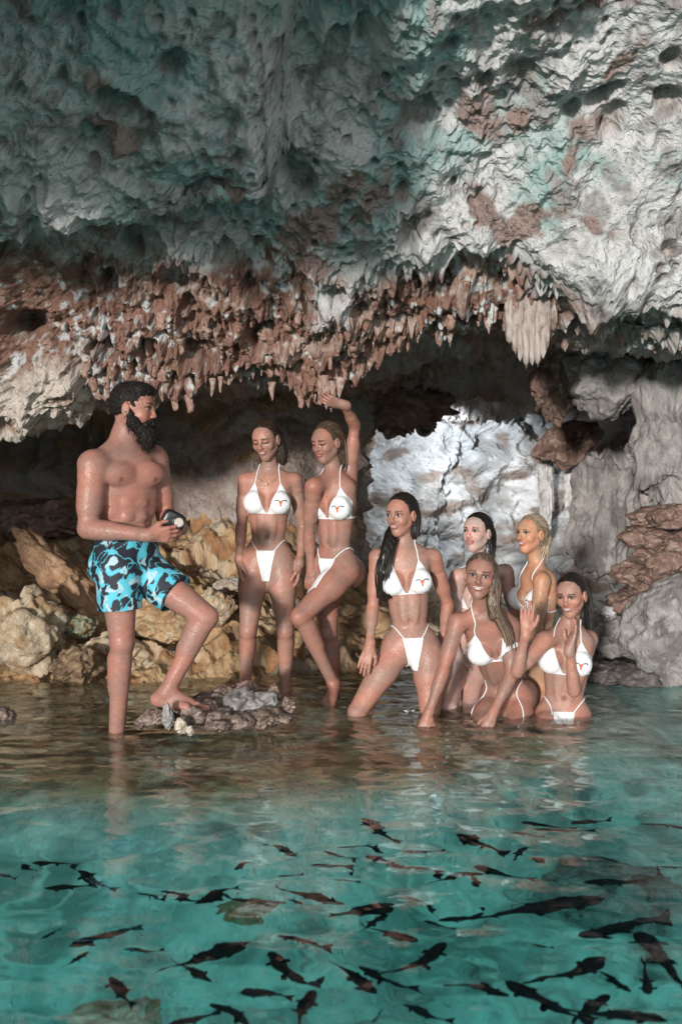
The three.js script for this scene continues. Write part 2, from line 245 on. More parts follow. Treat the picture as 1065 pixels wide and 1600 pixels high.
const rightWall = (x, y, z) => {
  const n = fbm(x * 1.9, y * 1.9, z * 1.9, 4), m = fbm(x * 6, y * 6, z * 6 + 3, 3);
  let c = mix3([0.48, 0.43, 0.41], [0.34, 0.36, 0.355], sstep(-0.2, 0.4, n)); c = mix3(c, [0.30, 0.18, 0.14], sstep(0.1, 0.4, fbm(x * 3, y * 2.2 + 9, z * 3, 3) + 0.3 * m)); return mix3(c, [0.46, 0.44, 0.42], sstep(0.25, 0.45, m + 0.3 * n));
};
wall('cave_wall_right', 'grey and rust streaked rock wall along the right side of the cave', [[3.3, 8.6], [2.9, 8.2], [2.45, 7.5], [2.25, 6.9], [2.45, 6.2], [2.9, 5.3], [3.4, 4.0], [3.8, 2.5], [4.0, 0.8], [4.1, 0.2]], 5.2, 0.26, rightWall, 420, 260);
wall('cave_wall_left', 'brown rock wall along the left side of the cave', [[-4.2, 0.2], [-3.9, 1.5], [-3.6, 3.2], [-3.5, 5.0], [-3.7, 6.4], [-4.1, 7.6], [-5.0, 8.6]], 5.0, 0.26, brownWall, 200, 120);
// ---------------------------------------------------------------- floor of the pool and the shore
function floorY(x, d) {
  const shoreD = 6.15 + 0.18 * noise(x * 1.3, 0.4, 2.2) + 2.6 * sstep(0.1, 1.3, x) + 0.0;
  let y = -0.17;
  const eD = lerp(4.25, 5.0, sstep(-0.4, 1.4, x)); y = lerp(-0.15, -1.0, sstep(eD, eD - 0.95, d + 0.25 * noise(x * 1.1, 9.3, 1.5)));
  y = lerp(y, -1.25, sstep(3.5, 2.5, d));
  y = lerp(y, Math.min(y, -0.62), sstep(1.45, 1.9, x) * sstep(6.6, 5.9, d));
  const up = d - shoreD;
  if (up > -0.4) { const r = up < 0 ? -0.17 * Math.pow(-up / 0.4, 1) : 0; y = Math.max(y, Math.min(y, -0.17) * 0 + (up < 0 ? r : Math.min(0.42 * up, 1.0 + 0.05 * up) * (1 - 0.75 * sstep(-0.5, 0.7, x)))); }
  return y;
}
const floorRel = (x, d) => { const y0 = floorY(x, d), sh = sstep(-0.2, 0.15, y0), shallow = sstep(-0.5, -0.15, y0) * (1 - sh); return [y0, fbm(x * 1.5, 0.5, d * 1.5, 3) * lerp(lerp(0.16, 0.05, shallow), 0.12, sh) + (ridged(x * 2.1, 2.5, d * 2.1, 4) - 0.55) * lerp(lerp(0.10, 0.03, shallow), 0.17, sh) + fbm(x * 12, 4, d * 12, 3) * lerp(0.012, 0.03, sh) + (0.45 - cells(x * 3.4, 1, d * 3.4)) * lerp(0.05, 0.08, sh) * (1 - shallow)]; };
{
  const NU = 560, NV = 620;
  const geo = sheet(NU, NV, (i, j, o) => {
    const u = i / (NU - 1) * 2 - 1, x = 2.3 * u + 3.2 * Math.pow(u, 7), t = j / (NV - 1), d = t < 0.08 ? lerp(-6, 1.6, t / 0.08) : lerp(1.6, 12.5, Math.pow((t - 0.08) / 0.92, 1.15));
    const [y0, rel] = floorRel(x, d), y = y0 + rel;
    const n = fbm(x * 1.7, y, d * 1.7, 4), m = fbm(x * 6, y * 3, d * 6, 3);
    let sandAndCaustics = mix3([0.82, 0.82, 0.77], [0.50, 0.54, 0.51], sstep(-0.1, 0.35, n + 0.4 * m)); sandAndCaustics = mix3(sandAndCaustics, [0.34, 0.38, 0.35], sstep(0.15, 0.40, fbm(x * 2.4 + 3, 1, d * 2.4, 3))); sandAndCaustics = mix3(sandAndCaustics, [0.86, 0.85, 0.78], sstep(0.10, 0.02, Math.abs(noise(x * 3.1 + 0.5 * noise(x * 5, 2, d * 5), 6, d * 4.2))) * 0.75);  // mottled bed; the pale vein lines put caustic light into its colour
    let ochreAndGlow = mix3([0.55, 0.36, 0.19], [0.62, 0.51, 0.37], sstep(-0.2, 0.35, n)); ochreAndGlow = mix3(ochreAndGlow, [0.40, 0.21, 0.095], sstep(0.0, 0.4, m + 0.3 * n)); ochreAndGlow = mix3(ochreAndGlow, [0.24, 0.15, 0.09], sstep(0.2, 0.45, fbm(x * 4, 7, d * 4, 3)) * 0.85);  // ochre rock, its colour warmed to carry a golden glow
    const c = mix3(sandAndCaustics, ochreAndGlow, sstep(-0.45, -0.12, y0) * (1 - 0.75 * sstep(0.6, 1.4, x)));
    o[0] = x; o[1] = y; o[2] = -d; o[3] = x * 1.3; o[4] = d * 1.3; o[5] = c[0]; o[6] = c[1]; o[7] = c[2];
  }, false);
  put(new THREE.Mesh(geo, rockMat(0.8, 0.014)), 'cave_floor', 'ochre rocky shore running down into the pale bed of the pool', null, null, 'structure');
}
{ // open ground outside the mouth of the cave, behind the camera
  const geo = sheet(90, 70, (i, j, o) => {
    const u = i / 89 * 2 - 1, x = 14 * u + 300 * Math.pow(u, 5), t = j / 69, z = lerp(5.2, 26, t) + 380 * Math.pow(t, 5);
    const n = fbm(x * 0.4, 0, z * 0.4, 4), c = mix3([0.52, 0.47, 0.38], [0.34, 0.33, 0.22], sstep(-0.1, 0.4, n));
    o[0] = x; o[1] = 0.12 + 0.12 * n + 0.004 * (z - 5); o[2] = z; o[3] = x; o[4] = z; o[5] = c[0]; o[6] = c[1]; o[7] = c[2];
  }, true);
  put(new THREE.Mesh(geo, rockMat(0.95, 0.01)), 'ground', 'pale sandy ground outside the cave mouth', null, null, 'structure');
}
// ---------------------------------------------------------------- water
// legs, arms and stones that break the surface, each with its rings
const DIPS = [[182, 1142], [383, 1080], [446, 1082], [522, 1088], [560, 1108], [672, 1112], [705, 1086], [668, 1118], [768, 1120], [815, 1115], [850, 1116], [905, 1116], [262, 1130], [440, 1112], [340, 1136]].map(([px, py]) => { const d = CAM_H * F / (py - HORIZON); return [(px - 532.5) / F * d, d]; });
const waveY = (x, d) => {
  const a = 0.0085 * noise(x * 1.7, d * 3.5, 0.3) + 0.0070 * noise(x * 3.6 + 2, d * 6.5, 3.1) + 0.0028 * noise(x * 8, d * 15, 6.4) + 0.0010 * noise(x * 21, d * 30, 2.4);
  let rings = 0; if (d > 4.3 && d < 6.2) for (const [rx, rd] of DIPS) { const q = Math.hypot(x - rx, (d - rd)); if (q < 0.32) rings += 0.0028 * Math.cos(q * 75) * Math.exp(-q * 9); }
  return a * lerp(0.85, 1.15, sstep(2.6, 5, d)) + rings;
};
{
  const NU = 420, NV = 640, D0 = -5.4, D1 = 11.6;
  const top = sheet(NU, NV, (i, j, o) => {
    const u = i / (NU - 1) * 2 - 1, x = 2.4 * u + 3.0 * Math.pow(u, 7), t = j / (NV - 1), d = t < 0.08 ? lerp(D0, 1.6, t / 0.08) : lerp(1.6, D1, Math.pow((t - 0.08) / 0.92, 1.3));
    o[0] = x; o[1] = waveY(x, d); o[2] = -d; o[3] = x; o[4] = d; o[5] = o[6] = o[7] = 1;
  }, false);
  // close the volume: skirt and bottom below the bed
  const pos = top.attributes.position, P = [], I = [], base = -3.0, ring = [];
  for (let i = 0; i < NU; i++) ring.push(i); for (let j = 1; j < NV; j++) ring.push(j * NU + NU - 1); for (let i = NU - 2; i >= 0; i--) ring.push((NV - 1) * NU + i); for (let j = NV - 2; j >= 1; j--) ring.push(j * NU);
  const n0 = pos.count, all = Array.from(pos.array); for (const k of ring) all.push(pos.getX(k), base, pos.getZ(k));
  const idx = Array.from(top.index.array), L = ring.length; for (let k = 0; k < L; k++) { const a = ring[k], b = ring[(k + 1) % L], c = n0 + k, d = n0 + (k + 1) % L; idx.push(a, c, b, b, c, d); }
  const cc = all.length / 3; all.push(0, base, -3); for (let k = 0; k < L; k++) idx.push(n0 + k, cc, n0 + (k + 1) % L);
  const g = new THREE.BufferGeometry(); g.setAttribute('position', new THREE.Float32BufferAttribute(all, 3)); g.setIndex(idx); g.computeVertexNormals();
  const m = new THREE.MeshPhysicalMaterial({ color: 0xffffff, roughness: 0.015, transmission: 1, thickness: 1, ior: 1.33, attenuationColor: new THREE.Color(0.26, 0.85, 0.82), attenuationDistance: 3.0 });
  put(new THREE.Mesh(g, m), 'water', 'clear rippled water of the pool, turquoise where it is deep', null, null, 'structure');
}
// ---------------------------------------------------------------- bodies: fields of tapered bones and masses, meshed with surface nets
const cap = (a, b, r1, r2, k = 0.02, op = 0) => ({ t: 0, a: [a.x, a.y, a.z], b: [b.x, b.y, b.z], r1, r2, k, op });
const ell = (c, r, fr, k = 0.02, op = 0) => ({ t: 1, c: [c.x, c.y, c.z], r, R: [fr.R.x, fr.R.y, fr.R.z], U: [fr.U.x, fr.U.y, fr.U.z], F: [fr.F.x, fr.F.y, fr.F.z], k, op });
const cut = (p, n, k = 0.006) => ({ t: 2, c: [p.x, p.y, p.z], n: [n.x, n.y, n.z], k, op: 2 }); // keeps what lies behind the plane
function frame(U, Fdir) { const u = U.clone().normalize(), f = Fdir.clone().addScaledVector(u, -Fdir.dot(u)).normalize(), r = new THREE.Vector3().crossVectors(u, f); return { R: r, U: u, F: f }; }
const inFrame = (o, fr, x, y, z) => o.clone().addScaledVector(fr.R, x).addScaledVector(fr.U, y).addScaledVector(fr.F, z);
const yawDir = (deg) => V(Math.sin(deg * Math.PI / 180), 0, Math.cos(deg * Math.PI / 180));
function primDist(p, x, y, z) {
  if (p.t === 0) {
    const a = p.a, bx = p.b[0] - a[0], by = p.b[1] - a[1], bz = p.b[2] - a[2], px = x - a[0], py = y - a[1], pz = z - a[2];
    const bb = bx * bx + by * by + bz * bz; let h = bb > 0 ? (px * bx + py * by + pz * bz) / bb : 0; h = h < 0 ? 0 : h > 1 ? 1 : h;
    const dx = px - bx * h, dy = py - by * h, dz = pz - bz * h; return Math.sqrt(dx * dx + dy * dy + dz * dz) - (p.r1 + (p.r2 - p.r1) * h);
  }
  const dx = x - p.c[0], dy = y - p.c[1], dz = z - p.c[2];
  if (p.t === 2) return dx * p.n[0] + dy * p.n[1] + dz * p.n[2];
  const lx = dx * p.R[0] + dy * p.R[1] + dz * p.R[2], ly = dx * p.U[0] + dy * p.U[1] + dz * p.U[2], lz = dx * p.F[0] + dy * p.F[1] + dz * p.F[2], [a, b, c] = p.r;
  const k0 = Math.sqrt(lx * lx / a / a + ly * ly / b / b + lz * lz / c / c), k1 = Math.sqrt(lx * lx / a ** 4 + ly * ly / b ** 4 + lz * lz / c ** 4);
  return k1 < 1e-9 ? -Math.min(a, b, c) : k0 * (k0 - 1) / k1;
}
function join(f, d, k, op) {
  if (op === 0) { const h = k - Math.abs(f - d); return h > 0 ? Math.min(f, d) - h * h / (4 * k) : Math.min(f, d); }
  const e = op === 1 ? -d : d, h = k - Math.abs(f - e); return h > 0 ? Math.max(f, e) + h * h / (4 * k) : Math.max(f, e);
}
function fieldAt(prims, p) { let f = 0.3; for (const q of prims) f = join(f, primDist(q, p.x, p.y, p.z), q.k, q.op); return f; }
function fieldGrad(prims, p, e = 0.003) { const q = p.clone(), g = V(0, 0, 0); for (const a of ['x', 'y', 'z']) { q[a] = p[a] + e; const u = fieldAt(prims, q); q[a] = p[a] - e; g[a] = u - fieldAt(prims, q); q[a] = p[a]; } return g.normalize(); }
function toSurface(prims, p, off = 0) { const q = p.clone(); for (let i = 0; i < 10; i++) { const d = fieldAt(prims, q) - off; if (Math.abs(d) < 0.0004) break; q.addScaledVector(fieldGrad(prims, q), -d * 0.9); } return q; }
function boundsOf(prims, m) {
  const lo = [1e9, 1e9, 1e9], hi = [-1e9, -1e9, -1e9];
  for (const p of prims) { if (p.op) continue; const pts = p.t === 0 ? [[p.a, p.r1], [p.b, p.r2]] : [[p.c, Math.max(...p.r)]]; for (const [c, r] of pts) for (let i = 0; i < 3; i++) { lo[i] = Math.min(lo[i], c[i] - r - m); hi[i] = Math.max(hi[i], c[i] + r + m); } }
  return [lo, hi];
}
const FAR = 0.09;
function gridField(prims, lo, hi, cell) {
  const n = [0, 1, 2].map((i) => Math.max(3, Math.ceil((hi[i] - lo[i]) / cell) + 1)), f = new Float32Array(n[0] * n[1] * n[2]).fill(FAR);
  for (const p of prims) {
    let a, b; const m = p.op ? 0.02 : p.k + 0.03;
    if (p.t === 0) { const r = Math.max(p.r1, p.r2) + m; a = [0, 1, 2].map((i) => Math.min(p.a[i], p.b[i]) - r); b = [0, 1, 2].map((i) => Math.max(p.a[i], p.b[i]) + r); }
    else if (p.t === 1) { const r = Math.max(...p.r) + m; a = p.c.map((v) => v - r); b = p.c.map((v) => v + r); } else { a = lo; b = hi; }
    const i0 = [0, 1, 2].map((i) => Math.max(0, Math.floor((a[i] - lo[i]) / cell))), i1 = [0, 1, 2].map((i) => Math.min(n[i] - 1, Math.ceil((b[i] - lo[i]) / cell)));
    for (let z = i0[2]; z <= i1[2]; z++) for (let y = i0[1]; y <= i1[1]; y++) { let o = (z * n[1] + y) * n[0] + i0[0]; for (let x = i0[0]; x <= i1[0]; x++, o++) f[o] = join(f[o], primDist(p, lo[0] + x * cell, lo[1] + y * cell, lo[2] + z * cell), p.k, p.op); }
  }
  return { f, n, lo, cell };
}
// surface nets; change(d, x, y, z) may alter the field, keep(x, y, z) picks which faces stay, paint(x, y, z, normal) gives colours
function net(g, { change, keep, paint } = {}) {
  const { f, n, lo, cell } = g, [nx, ny, nz] = n;
  if (change) for (let z = 0, o = 0; z < nz; z++) for (let y = 0; y < ny; y++) for (let x = 0; x < nx; x++, o++) if (f[o] < 0.05 && f[o] > -0.06) f[o] = change(f[o], lo[0] + x * cell, lo[1] + y * cell, lo[2] + z * cell);
  const id = new Int32Array(nx * ny * nz).fill(-1), pos = [], nor = [], idx = [], sx = 1, sy = nx, sz = nx * ny;
  const corner = [0, sx, sy, sx + sy, sz, sx + sz, sy + sz, sx + sy + sz], E = [[0, 1], [2, 3], [4, 5], [6, 7], [0, 2], [1, 3], [4, 6], [5, 7], [0, 4], [1, 5], [2, 6], [3, 7]];
  for (let z = 0; z < nz - 1; z++) for (let y = 0; y < ny - 1; y++) for (let x = 0; x < nx - 1; x++) {
    const o = x + y * sy + z * sz; let s = 0; for (let c = 0; c < 8; c++) if (f[o + corner[c]] < 0) s++; if (s === 0 || s === 8) continue;
    let ax = 0, ay = 0, az = 0, m = 0;
    for (const [a, b] of E) { const fa = f[o + corner[a]], fb = f[o + corner[b]]; if ((fa < 0) === (fb < 0)) continue; const t = fa / (fa - fb); ax += lerp(a & 1, b & 1, t); ay += lerp((a >> 1) & 1, (b >> 1) & 1, t); az += lerp(a >> 2, b >> 2, t); m++; }
    ax /= m; ay /= m; az /= m; id[o] = pos.length / 3; pos.push(lo[0] + (x + ax) * cell, lo[1] + (y + ay) * cell, lo[2] + (z + az) * cell);
    const v = corner.map((c) => f[o + c]), bi = (a, b, c, d, s1, t1) => lerp(lerp(a, b, s1), lerp(c, d, s1), t1);
    const gx = bi(v[1] - v[0], v[3] - v[2], v[5] - v[4], v[7] - v[6], ay, az), gy = bi(v[2] - v[0], v[3] - v[1], v[6] - v[4], v[7] - v[5], ax, az), gz = bi(v[4] - v[0], v[5] - v[1], v[6] - v[2], v[7] - v[3], ax, ay), gl = Math.hypot(gx, gy, gz) || 1;
    nor.push(gx / gl, gy / gl, gz / gl);
  }
  const quad = (a, b, c, d, flip) => {
    if (a < 0 || b < 0 || c < 0 || d < 0) return;
    if (keep) { const q = [0, 1, 2].map((i) => (pos[a * 3 + i] + pos[b * 3 + i] + pos[c * 3 + i] + pos[d * 3 + i]) / 4); if (!keep(q[0], q[1], q[2])) return; }
    if (flip) idx.push(a, c, b, a, d, c); else idx.push(a, b, c, a, c, d);
  };
  for (let z = 1; z < nz - 1; z++) for (let y = 1; y < ny - 1; y++) for (let x = 1; x < nx - 1; x++) {
    const o = x + y * sy + z * sz, s = f[o] < 0;
    if (s !== (f[o + sx] < 0)) quad(id[o - sy - sz], id[o - sz], id[o], id[o - sy], !s);
    if (s !== (f[o + sy] < 0)) quad(id[o - sx - sz], id[o - sx], id[o], id[o - sz], !s);
    if (s !== (f[o + sz] < 0)) quad(id[o - sx - sy], id[o - sy], id[o], id[o - sx], !s);
  }
  // only the vertices in use
  const map = new Int32Array(pos.length / 3).fill(-1), P = [], N = [], C = []; let cnt = 0;
  for (let i = 0; i < idx.length; i++) { const v = idx[i]; if (map[v] < 0) { map[v] = cnt++; P.push(pos[v * 3], pos[v * 3 + 1], pos[v * 3 + 2]); N.push(nor[v * 3], nor[v * 3 + 1], nor[v * 3 + 2]); if (paint) C.push(...paint(pos[v * 3], pos[v * 3 + 1], pos[v * 3 + 2], [nor[v * 3], nor[v * 3 + 1], nor[v * 3 + 2]])); } idx[i] = map[v]; }
  const geo = new THREE.BufferGeometry(); geo.setAttribute('position', new THREE.Float32BufferAttribute(P, 3)); geo.setAttribute('normal', new THREE.Float32BufferAttribute(N, 3)); if (paint) geo.setAttribute('color', new THREE.Float32BufferAttribute(C, 3)); const uv = new Float32Array(P.length / 3 * 2); for (let i = 0; i < P.length / 3; i++) { uv[i * 2] = (P[i * 3] + 0.62 * P[i * 3 + 2]) * 5; uv[i * 2 + 1] = (P[i * 3 + 1] + 0.37 * P[i * 3 + 2]) * 5; } geo.setAttribute('uv', new THREE.BufferAttribute(uv, 2)); geo.setIndex(idx);
  return geo;
}
const inside = (b, x, y, z, m = 0) => x > b[0][0] - m && x < b[1][0] + m && y > b[0][1] - m && y < b[1][1] + m && z > b[0][2] - m && z < b[1][2] + m;
function triDist(px, py, T) { // signed distance to a convex polygon, in the plane
  let inn = true, best = 1e9; const n = T.length; let sgn = 0;
  for (let i = 0; i < n; i++) {
    const [ax, ay] = T[i], [bx, by] = T[(i + 1) % n], ex = bx - ax, ey = by - ay, wx = px - ax, wy = py - ay, t = clamp((wx * ex + wy * ey) / (ex * ex + ey * ey)); best = Math.min(best, Math.hypot(wx - ex * t, wy - ey * t));
    const c = ex * wy - ey * wx; if (sgn === 0 && c !== 0) sgn = Math.sign(c); else if (c !== 0 && Math.sign(c) !== sgn) inn = false;
  }
  return inn ? -best : best;
}
// ---- hands: palm and five fingers, each its own chain
function hand(prims, wrist, dir, palm, o = {}) {
  const s = o.s || 1, curl = o.curl ?? 0.35, thumb = o.thumb ?? 1, spread = o.spread ?? 0.06;
  const D = dir.clone().normalize(), N = palm.clone().addScaledVector(D, -palm.dot(D)).normalize(), S = new THREE.Vector3().crossVectors(D, N).multiplyScalar(thumb); // S points to the thumb's side
  const P = (a, b, c) => wrist.clone().addScaledVector(D, a * s).addScaledVector(S, b * s).addScaledVector(N, c * s);
  const q = [[0.029, 0.083, 0.066], [0.010, 0.088, 0.074], [-0.009, 0.084, 0.069], [-0.027, 0.075, 0.053]];
  prims.push(cap(P(-0.02, 0, 0), P(0.03, 0, 0), 0.024 * s, 0.021 * s, 0.02));
  for (const [b, l] of q) prims.push(cap(P(0.018, b * 0.6, 0), P(l, b, 0), 0.0125 * s, 0.0105 * s, 0.012));
  prims.push(cap(P(0.03, 0.015, 0.006), P(0.06, 0.0, 0.004), 0.014 * s, 0.012 * s, 0.012));
  q.forEach(([b, l, len], i) => {
    let p = P(l, b, 0), ang = 0; const side = (b / 0.028) * spread, seg = [0.45, 0.31, 0.24], c = Array.isArray(curl) ? curl[i] : curl;
    for (let k = 0; k < 3; k++) {
      ang += c * (k === 0 ? 0.8 : 1); const d = D.clone().multiplyScalar(Math.cos(ang)).addScaledVector(N, Math.sin(ang)).addScaledVector(S, side).normalize(), e = p.clone().addScaledVector(d, len * s * seg[k]);
      prims.push(cap(p, e, (0.0090 - k * 0.0008) * s, (0.0085 - k * 0.0009) * s, 0.0035)); p = e;
    }
  });
  const tc = o.thumbCurl ?? 0.3, t0 = P(0.018, 0.022, 0.004), t1 = P(0.045, 0.044, 0.010 + 0.02 * tc), t2 = P(0.070, 0.054 - 0.014 * tc, 0.014 + 0.05 * tc), t3 = P(0.090, 0.056 - 0.03 * tc, 0.014 + 0.07 * tc);
  prims.push(cap(t0, t1, 0.015 * s, 0.0115 * s, 0.010), cap(t1, t2, 0.0105 * s, 0.0095 * s, 0.004), cap(t2, t3, 0.0095 * s, 0.0075 * s, 0.004));
  return P(0.09, 0, 0);
}
function foot(prims, ankle, heelDir, s, down) { // heelDir: from heel to toes along the ground, down: towards the sole
  const D = heelDir.clone().normalize(), N = down.clone().addScaledVector(D, -down.dot(D)).normalize(), S = new THREE.Vector3().crossVectors(D, N);
  const P = (a, b, c) => ankle.clone().addScaledVector(D, a * s).addScaledVector(S, b * s).addScaledVector(N, c * s);
  prims.push(cap(P(-0.045, 0, 0.045), P(-0.01, 0, 0.02), 0.030 * s, 0.036 * s, 0.02), cap(P(0.0, 0, 0.01), P(0.10, 0.012, 0.046), 0.036 * s, 0.022 * s, 0.02), cap(P(-0.03, 0, 0.052), P(0.10, -0.026, 0.056), 0.026 * s, 0.020 * s, 0.02), cap(P(0.02, 0.018, 0.045), P(0.13, 0.026, 0.056), 0.022 * s, 0.018 * s, 0.02));
  [[0.028, 0.175, 0.0135], [0.010, 0.172, 0.010], [-0.006, 0.163, 0.0095], [-0.020, 0.152, 0.009], [-0.034, 0.138, 0.0085]].forEach(([b, l, r]) => prims.push(cap(P(0.11, b, 0.058), P(l, b, 0.063), r * 1.1 * s, r * s, 0.005)));
}
// ---------------------------------------------------------------- people
const clothMat = new THREE.MeshStandardMaterial({ color: new THREE.Color(0.80, 0.80, 0.80), roughness: 0.75 });
const SKIN_GRAIN = reliefTexture(512, 24, 9, (s) => s), WETNESS = reliefTexture(256, 5, 21, (s) => 0.45 + 1.1 * Math.abs(s - 0.45));
const SKIN_TONE = (() => { const a = reliefTexture(512, 14, 33, (s) => s), d = a.image.data, r = rng(8); for (let i = 0; i < d.length; i += 4) { const v = d[i] / 255 - 0.48, g = r() - 0.5, fleck = r() > 0.985 ? -0.10 : 0; d[i] = clamp(0.90 + v * 0.20 + g * 0.05 + fleck) * 255; d[i + 1] = clamp(0.88 + v * 0.28 + g * 0.06 + fleck * 1.3) * 255; d[i + 2] = clamp(0.88 + v * 0.30 + g * 0.06 + fleck * 1.4) * 255; } return a; })();
const skinMat = new THREE.MeshPhysicalMaterial({ vertexColors: true, map: SKIN_TONE, roughness: 0.56, specularIntensity: 0.62, bumpMap: SKIN_GRAIN, bumpScale: 0.0020, roughnessMap: WETNESS });
const hairMat = new THREE.MeshPhysicalMaterial({ vertexColors: true, roughness: 0.34, specularIntensity: 0.8 });
const stringMat = clothMat, goldMat = new THREE.MeshStandardMaterial({ color: new THREE.Color(0.75, 0.5, 0.22), metalness: 1, roughness: 0.3 });
const hornMat = new THREE.MeshStandardMaterial({ color: new THREE.Color(0.07, 0.08, 0.09), roughness: 0.7 }), skullMat = new THREE.MeshStandardMaterial({ color: new THREE.Color(0.62, 0.11, 0.03), roughness: 0.7 });
function tubeAlong(points, r, seg = 3, rad = 6) { return new THREE.TubeGeometry(new THREE.CatmullRomCurve3(points), points.length * seg, r, rad, false); }
function clean(g) { const o = new THREE.BufferGeometry(); o.setAttribute('position', g.attributes.position); o.setAttribute('uv', g.attributes.uv); o.setAttribute('normal', g.attributes.normal); if (g.attributes.color) o.setAttribute('color', g.attributes.color); o.setIndex(g.index); return o; }
function tinted(g, c) { const n = g.attributes.position.count, a = new Float32Array(n * 3); for (let i = 0; i < n; i++) a.set(c, i * 3); g.setAttribute('color', new THREE.BufferAttribute(a, 3)); return g; }
function headFrame(yaw, pitch, roll) {
  const q = new THREE.Quaternion().setFromEuler(new THREE.Euler(-pitch * Math.PI / 180, yaw * Math.PI / 180, -roll * Math.PI / 180, 'YXZ')), m = (x, y, z) => V(x, y, z).applyQuaternion(q);
  return { R: m(1, 0, 0), U: m(0, 1, 0), F: m(0, 0, 1) };
}
function headPrims(c, fr, s, man, fv = [0, 0, 0, 0]) { // fv: jaw width, nose size, lip fullness, cheek
  const P = (x, y, z) => inFrame(c, fr, x * s, y * s, z * s), E = (x, y, z, a, b, d, k, op) => ell(P(x, y, z), [a * s, b * s, d * s], fr, k, op), L = [];
  const w = man ? 1.06 : 1;
  L.push(E(0, 0.028, -0.014, 0.073 * w, 0.086, 0.092, 0.02), E(0, -0.028, 0.024, (0.053 + 0.004 * fv[0]) * w, 0.074, 0.062, 0.03), E(0, 0.03, 0.045, 0.056, 0.05, 0.042, 0.03));
  L.push(cap(P(0, man ? -0.095 : -0.090, 0.052), P(0, man ? -0.091 : -0.087, 0.058), (man ? 0.020 : 0.0145) * s, (man ? 0.018 : 0.013) * s, 0.022));
  for (const k of [-1, 1]) L.push(cap(P((man ? 0.050 : 0.043 + 0.005 * fv[0]) * k, -0.045, 0.0), P(0.009 * k, man ? -0.095 : -0.090, 0.050), (man ? 0.018 : 0.014) * s, 0.014 * s, 0.028), E((0.037 + 0.002 * fv[3]) * k, -0.024 + 0.004 * fv[3], 0.056, 0.022 + 0.003 * fv[3], 0.020, 0.022, 0.02), E(0.075 * k * w, -0.006, -0.006, 0.008, 0.030, 0.018, 0.008), E(0.082 * k * w, -0.002, -0.004, 0.004, 0.016, 0.009, 0.006, 1));
  L.push(cap(P(-0.034, 0.026, 0.075), P(0.034, 0.026, 0.075), (man ? 0.011 : 0.008) * s, (man ? 0.011 : 0.008) * s, 0.02));
  for (const k of [-1, 1]) L.push(E(0.031 * k, 0.004, 0.100, 0.019, 0.013, 0.020, 0.012, 1), E(0.031 * k, 0.005, 0.070, 0.0145, 0.0125, 0.0150, 0.004));
  const ns = 1 + 0.16 * fv[1]; L.push(cap(P(0, 0.018, 0.084), P(0, -0.020, 0.101 + 0.004 * fv[1]), 0.0070 * s, 0.0085 * ns * s, 0.010), cap(P(-0.009 * ns, -0.030, 0.092), P(0.009 * ns, -0.030, 0.092), 0.0080 * s, 0.0080 * s, 0.008), E(0, -0.026, 0.102 + 0.004 * fv[1], 0.0100 * ns, 0.0085, 0.009, 0.006));
  L.push(E(0, -0.0495, 0.084, 0.023, 0.0065 + 0.001 * fv[2], 0.011 + 0.0015 * fv[2], 0.006), E(0, -0.0615, 0.082, 0.020, 0.0075 + 0.001 * fv[2], 0.011 + 0.0015 * fv[2], 0.006));
  return L;
}
function facePaint(o, skin, x, y, z, c, noise3) { // x, y, z in head units
  if (z < 0.03) return c;
  const ax = Math.abs(x), ex = ax - 0.031, open = o.eyes ?? 1, ey = (y - 0.005);
  // eyes
  if (z > 0.05) {
    const eye = (ex / 0.0165) ** 2 + (ey / (0.0074 * Math.max(open, 0.25))) ** 2;
    if (open > 0.3 && eye < 1) { const g = (o.gaze || 0), ir = Math.hypot(x - Math.sign(x) * 0.031 - g * 0.005, ey); return ir < 0.0080 ? [0.020, 0.013, 0.010] : [0.34, 0.29, 0.27]; }
    const lash = (ex / 0.0195) ** 2 + ((ey - (open > 0.3 ? 0.0035 : -0.003)) / 0.0085) ** 2;
    if (eye >= 0.9 && lash < 1.0 && (open > 0.3 ? ey > -0.001 : ey < 0.002)) return mix3(c, [0.02, 0.014, 0.012], 0.85);
    // brows
    const by = 0.026 + (o.browUp || 0) * 0.004 - 5.5 * (ax - 0.034) ** 2 + (ax < 0.02 ? -0.001 : 0), bw = lerp(0.0050, 0.0022, clamp((ax - 0.014) / 0.036));
    if (ax > 0.013 && ax < 0.050 && Math.abs(y - by) < bw) return mix3(c, o.brow || [0.03, 0.02, 0.015], 0.85);
    // mouth
    const smile = o.smile ?? 0, my = -0.055 + smile * 6 * x * x, mw = 0.024 + 0.007 * smile;
    if (smile > 0.5) { const t = (x / (mw * 0.82)) ** 2 + ((y - my - 0.0008) / (0.0042 * Math.min(smile, 1.4))) ** 2; if (t < 1) return [0.60, 0.57, 0.54]; }
    const lip = (x / mw) ** 2 + ((y - my) / 0.0125) ** 2;
    if (lip < 1) return Math.abs(y - my) < 0.0014 && smile <= 0.5 ? mix3(c, [0.10, 0.03, 0.03], 0.7) : mix3(c, o.lip || [0.42, 0.13, 0.11], 0.75);
  }
  return c;
}
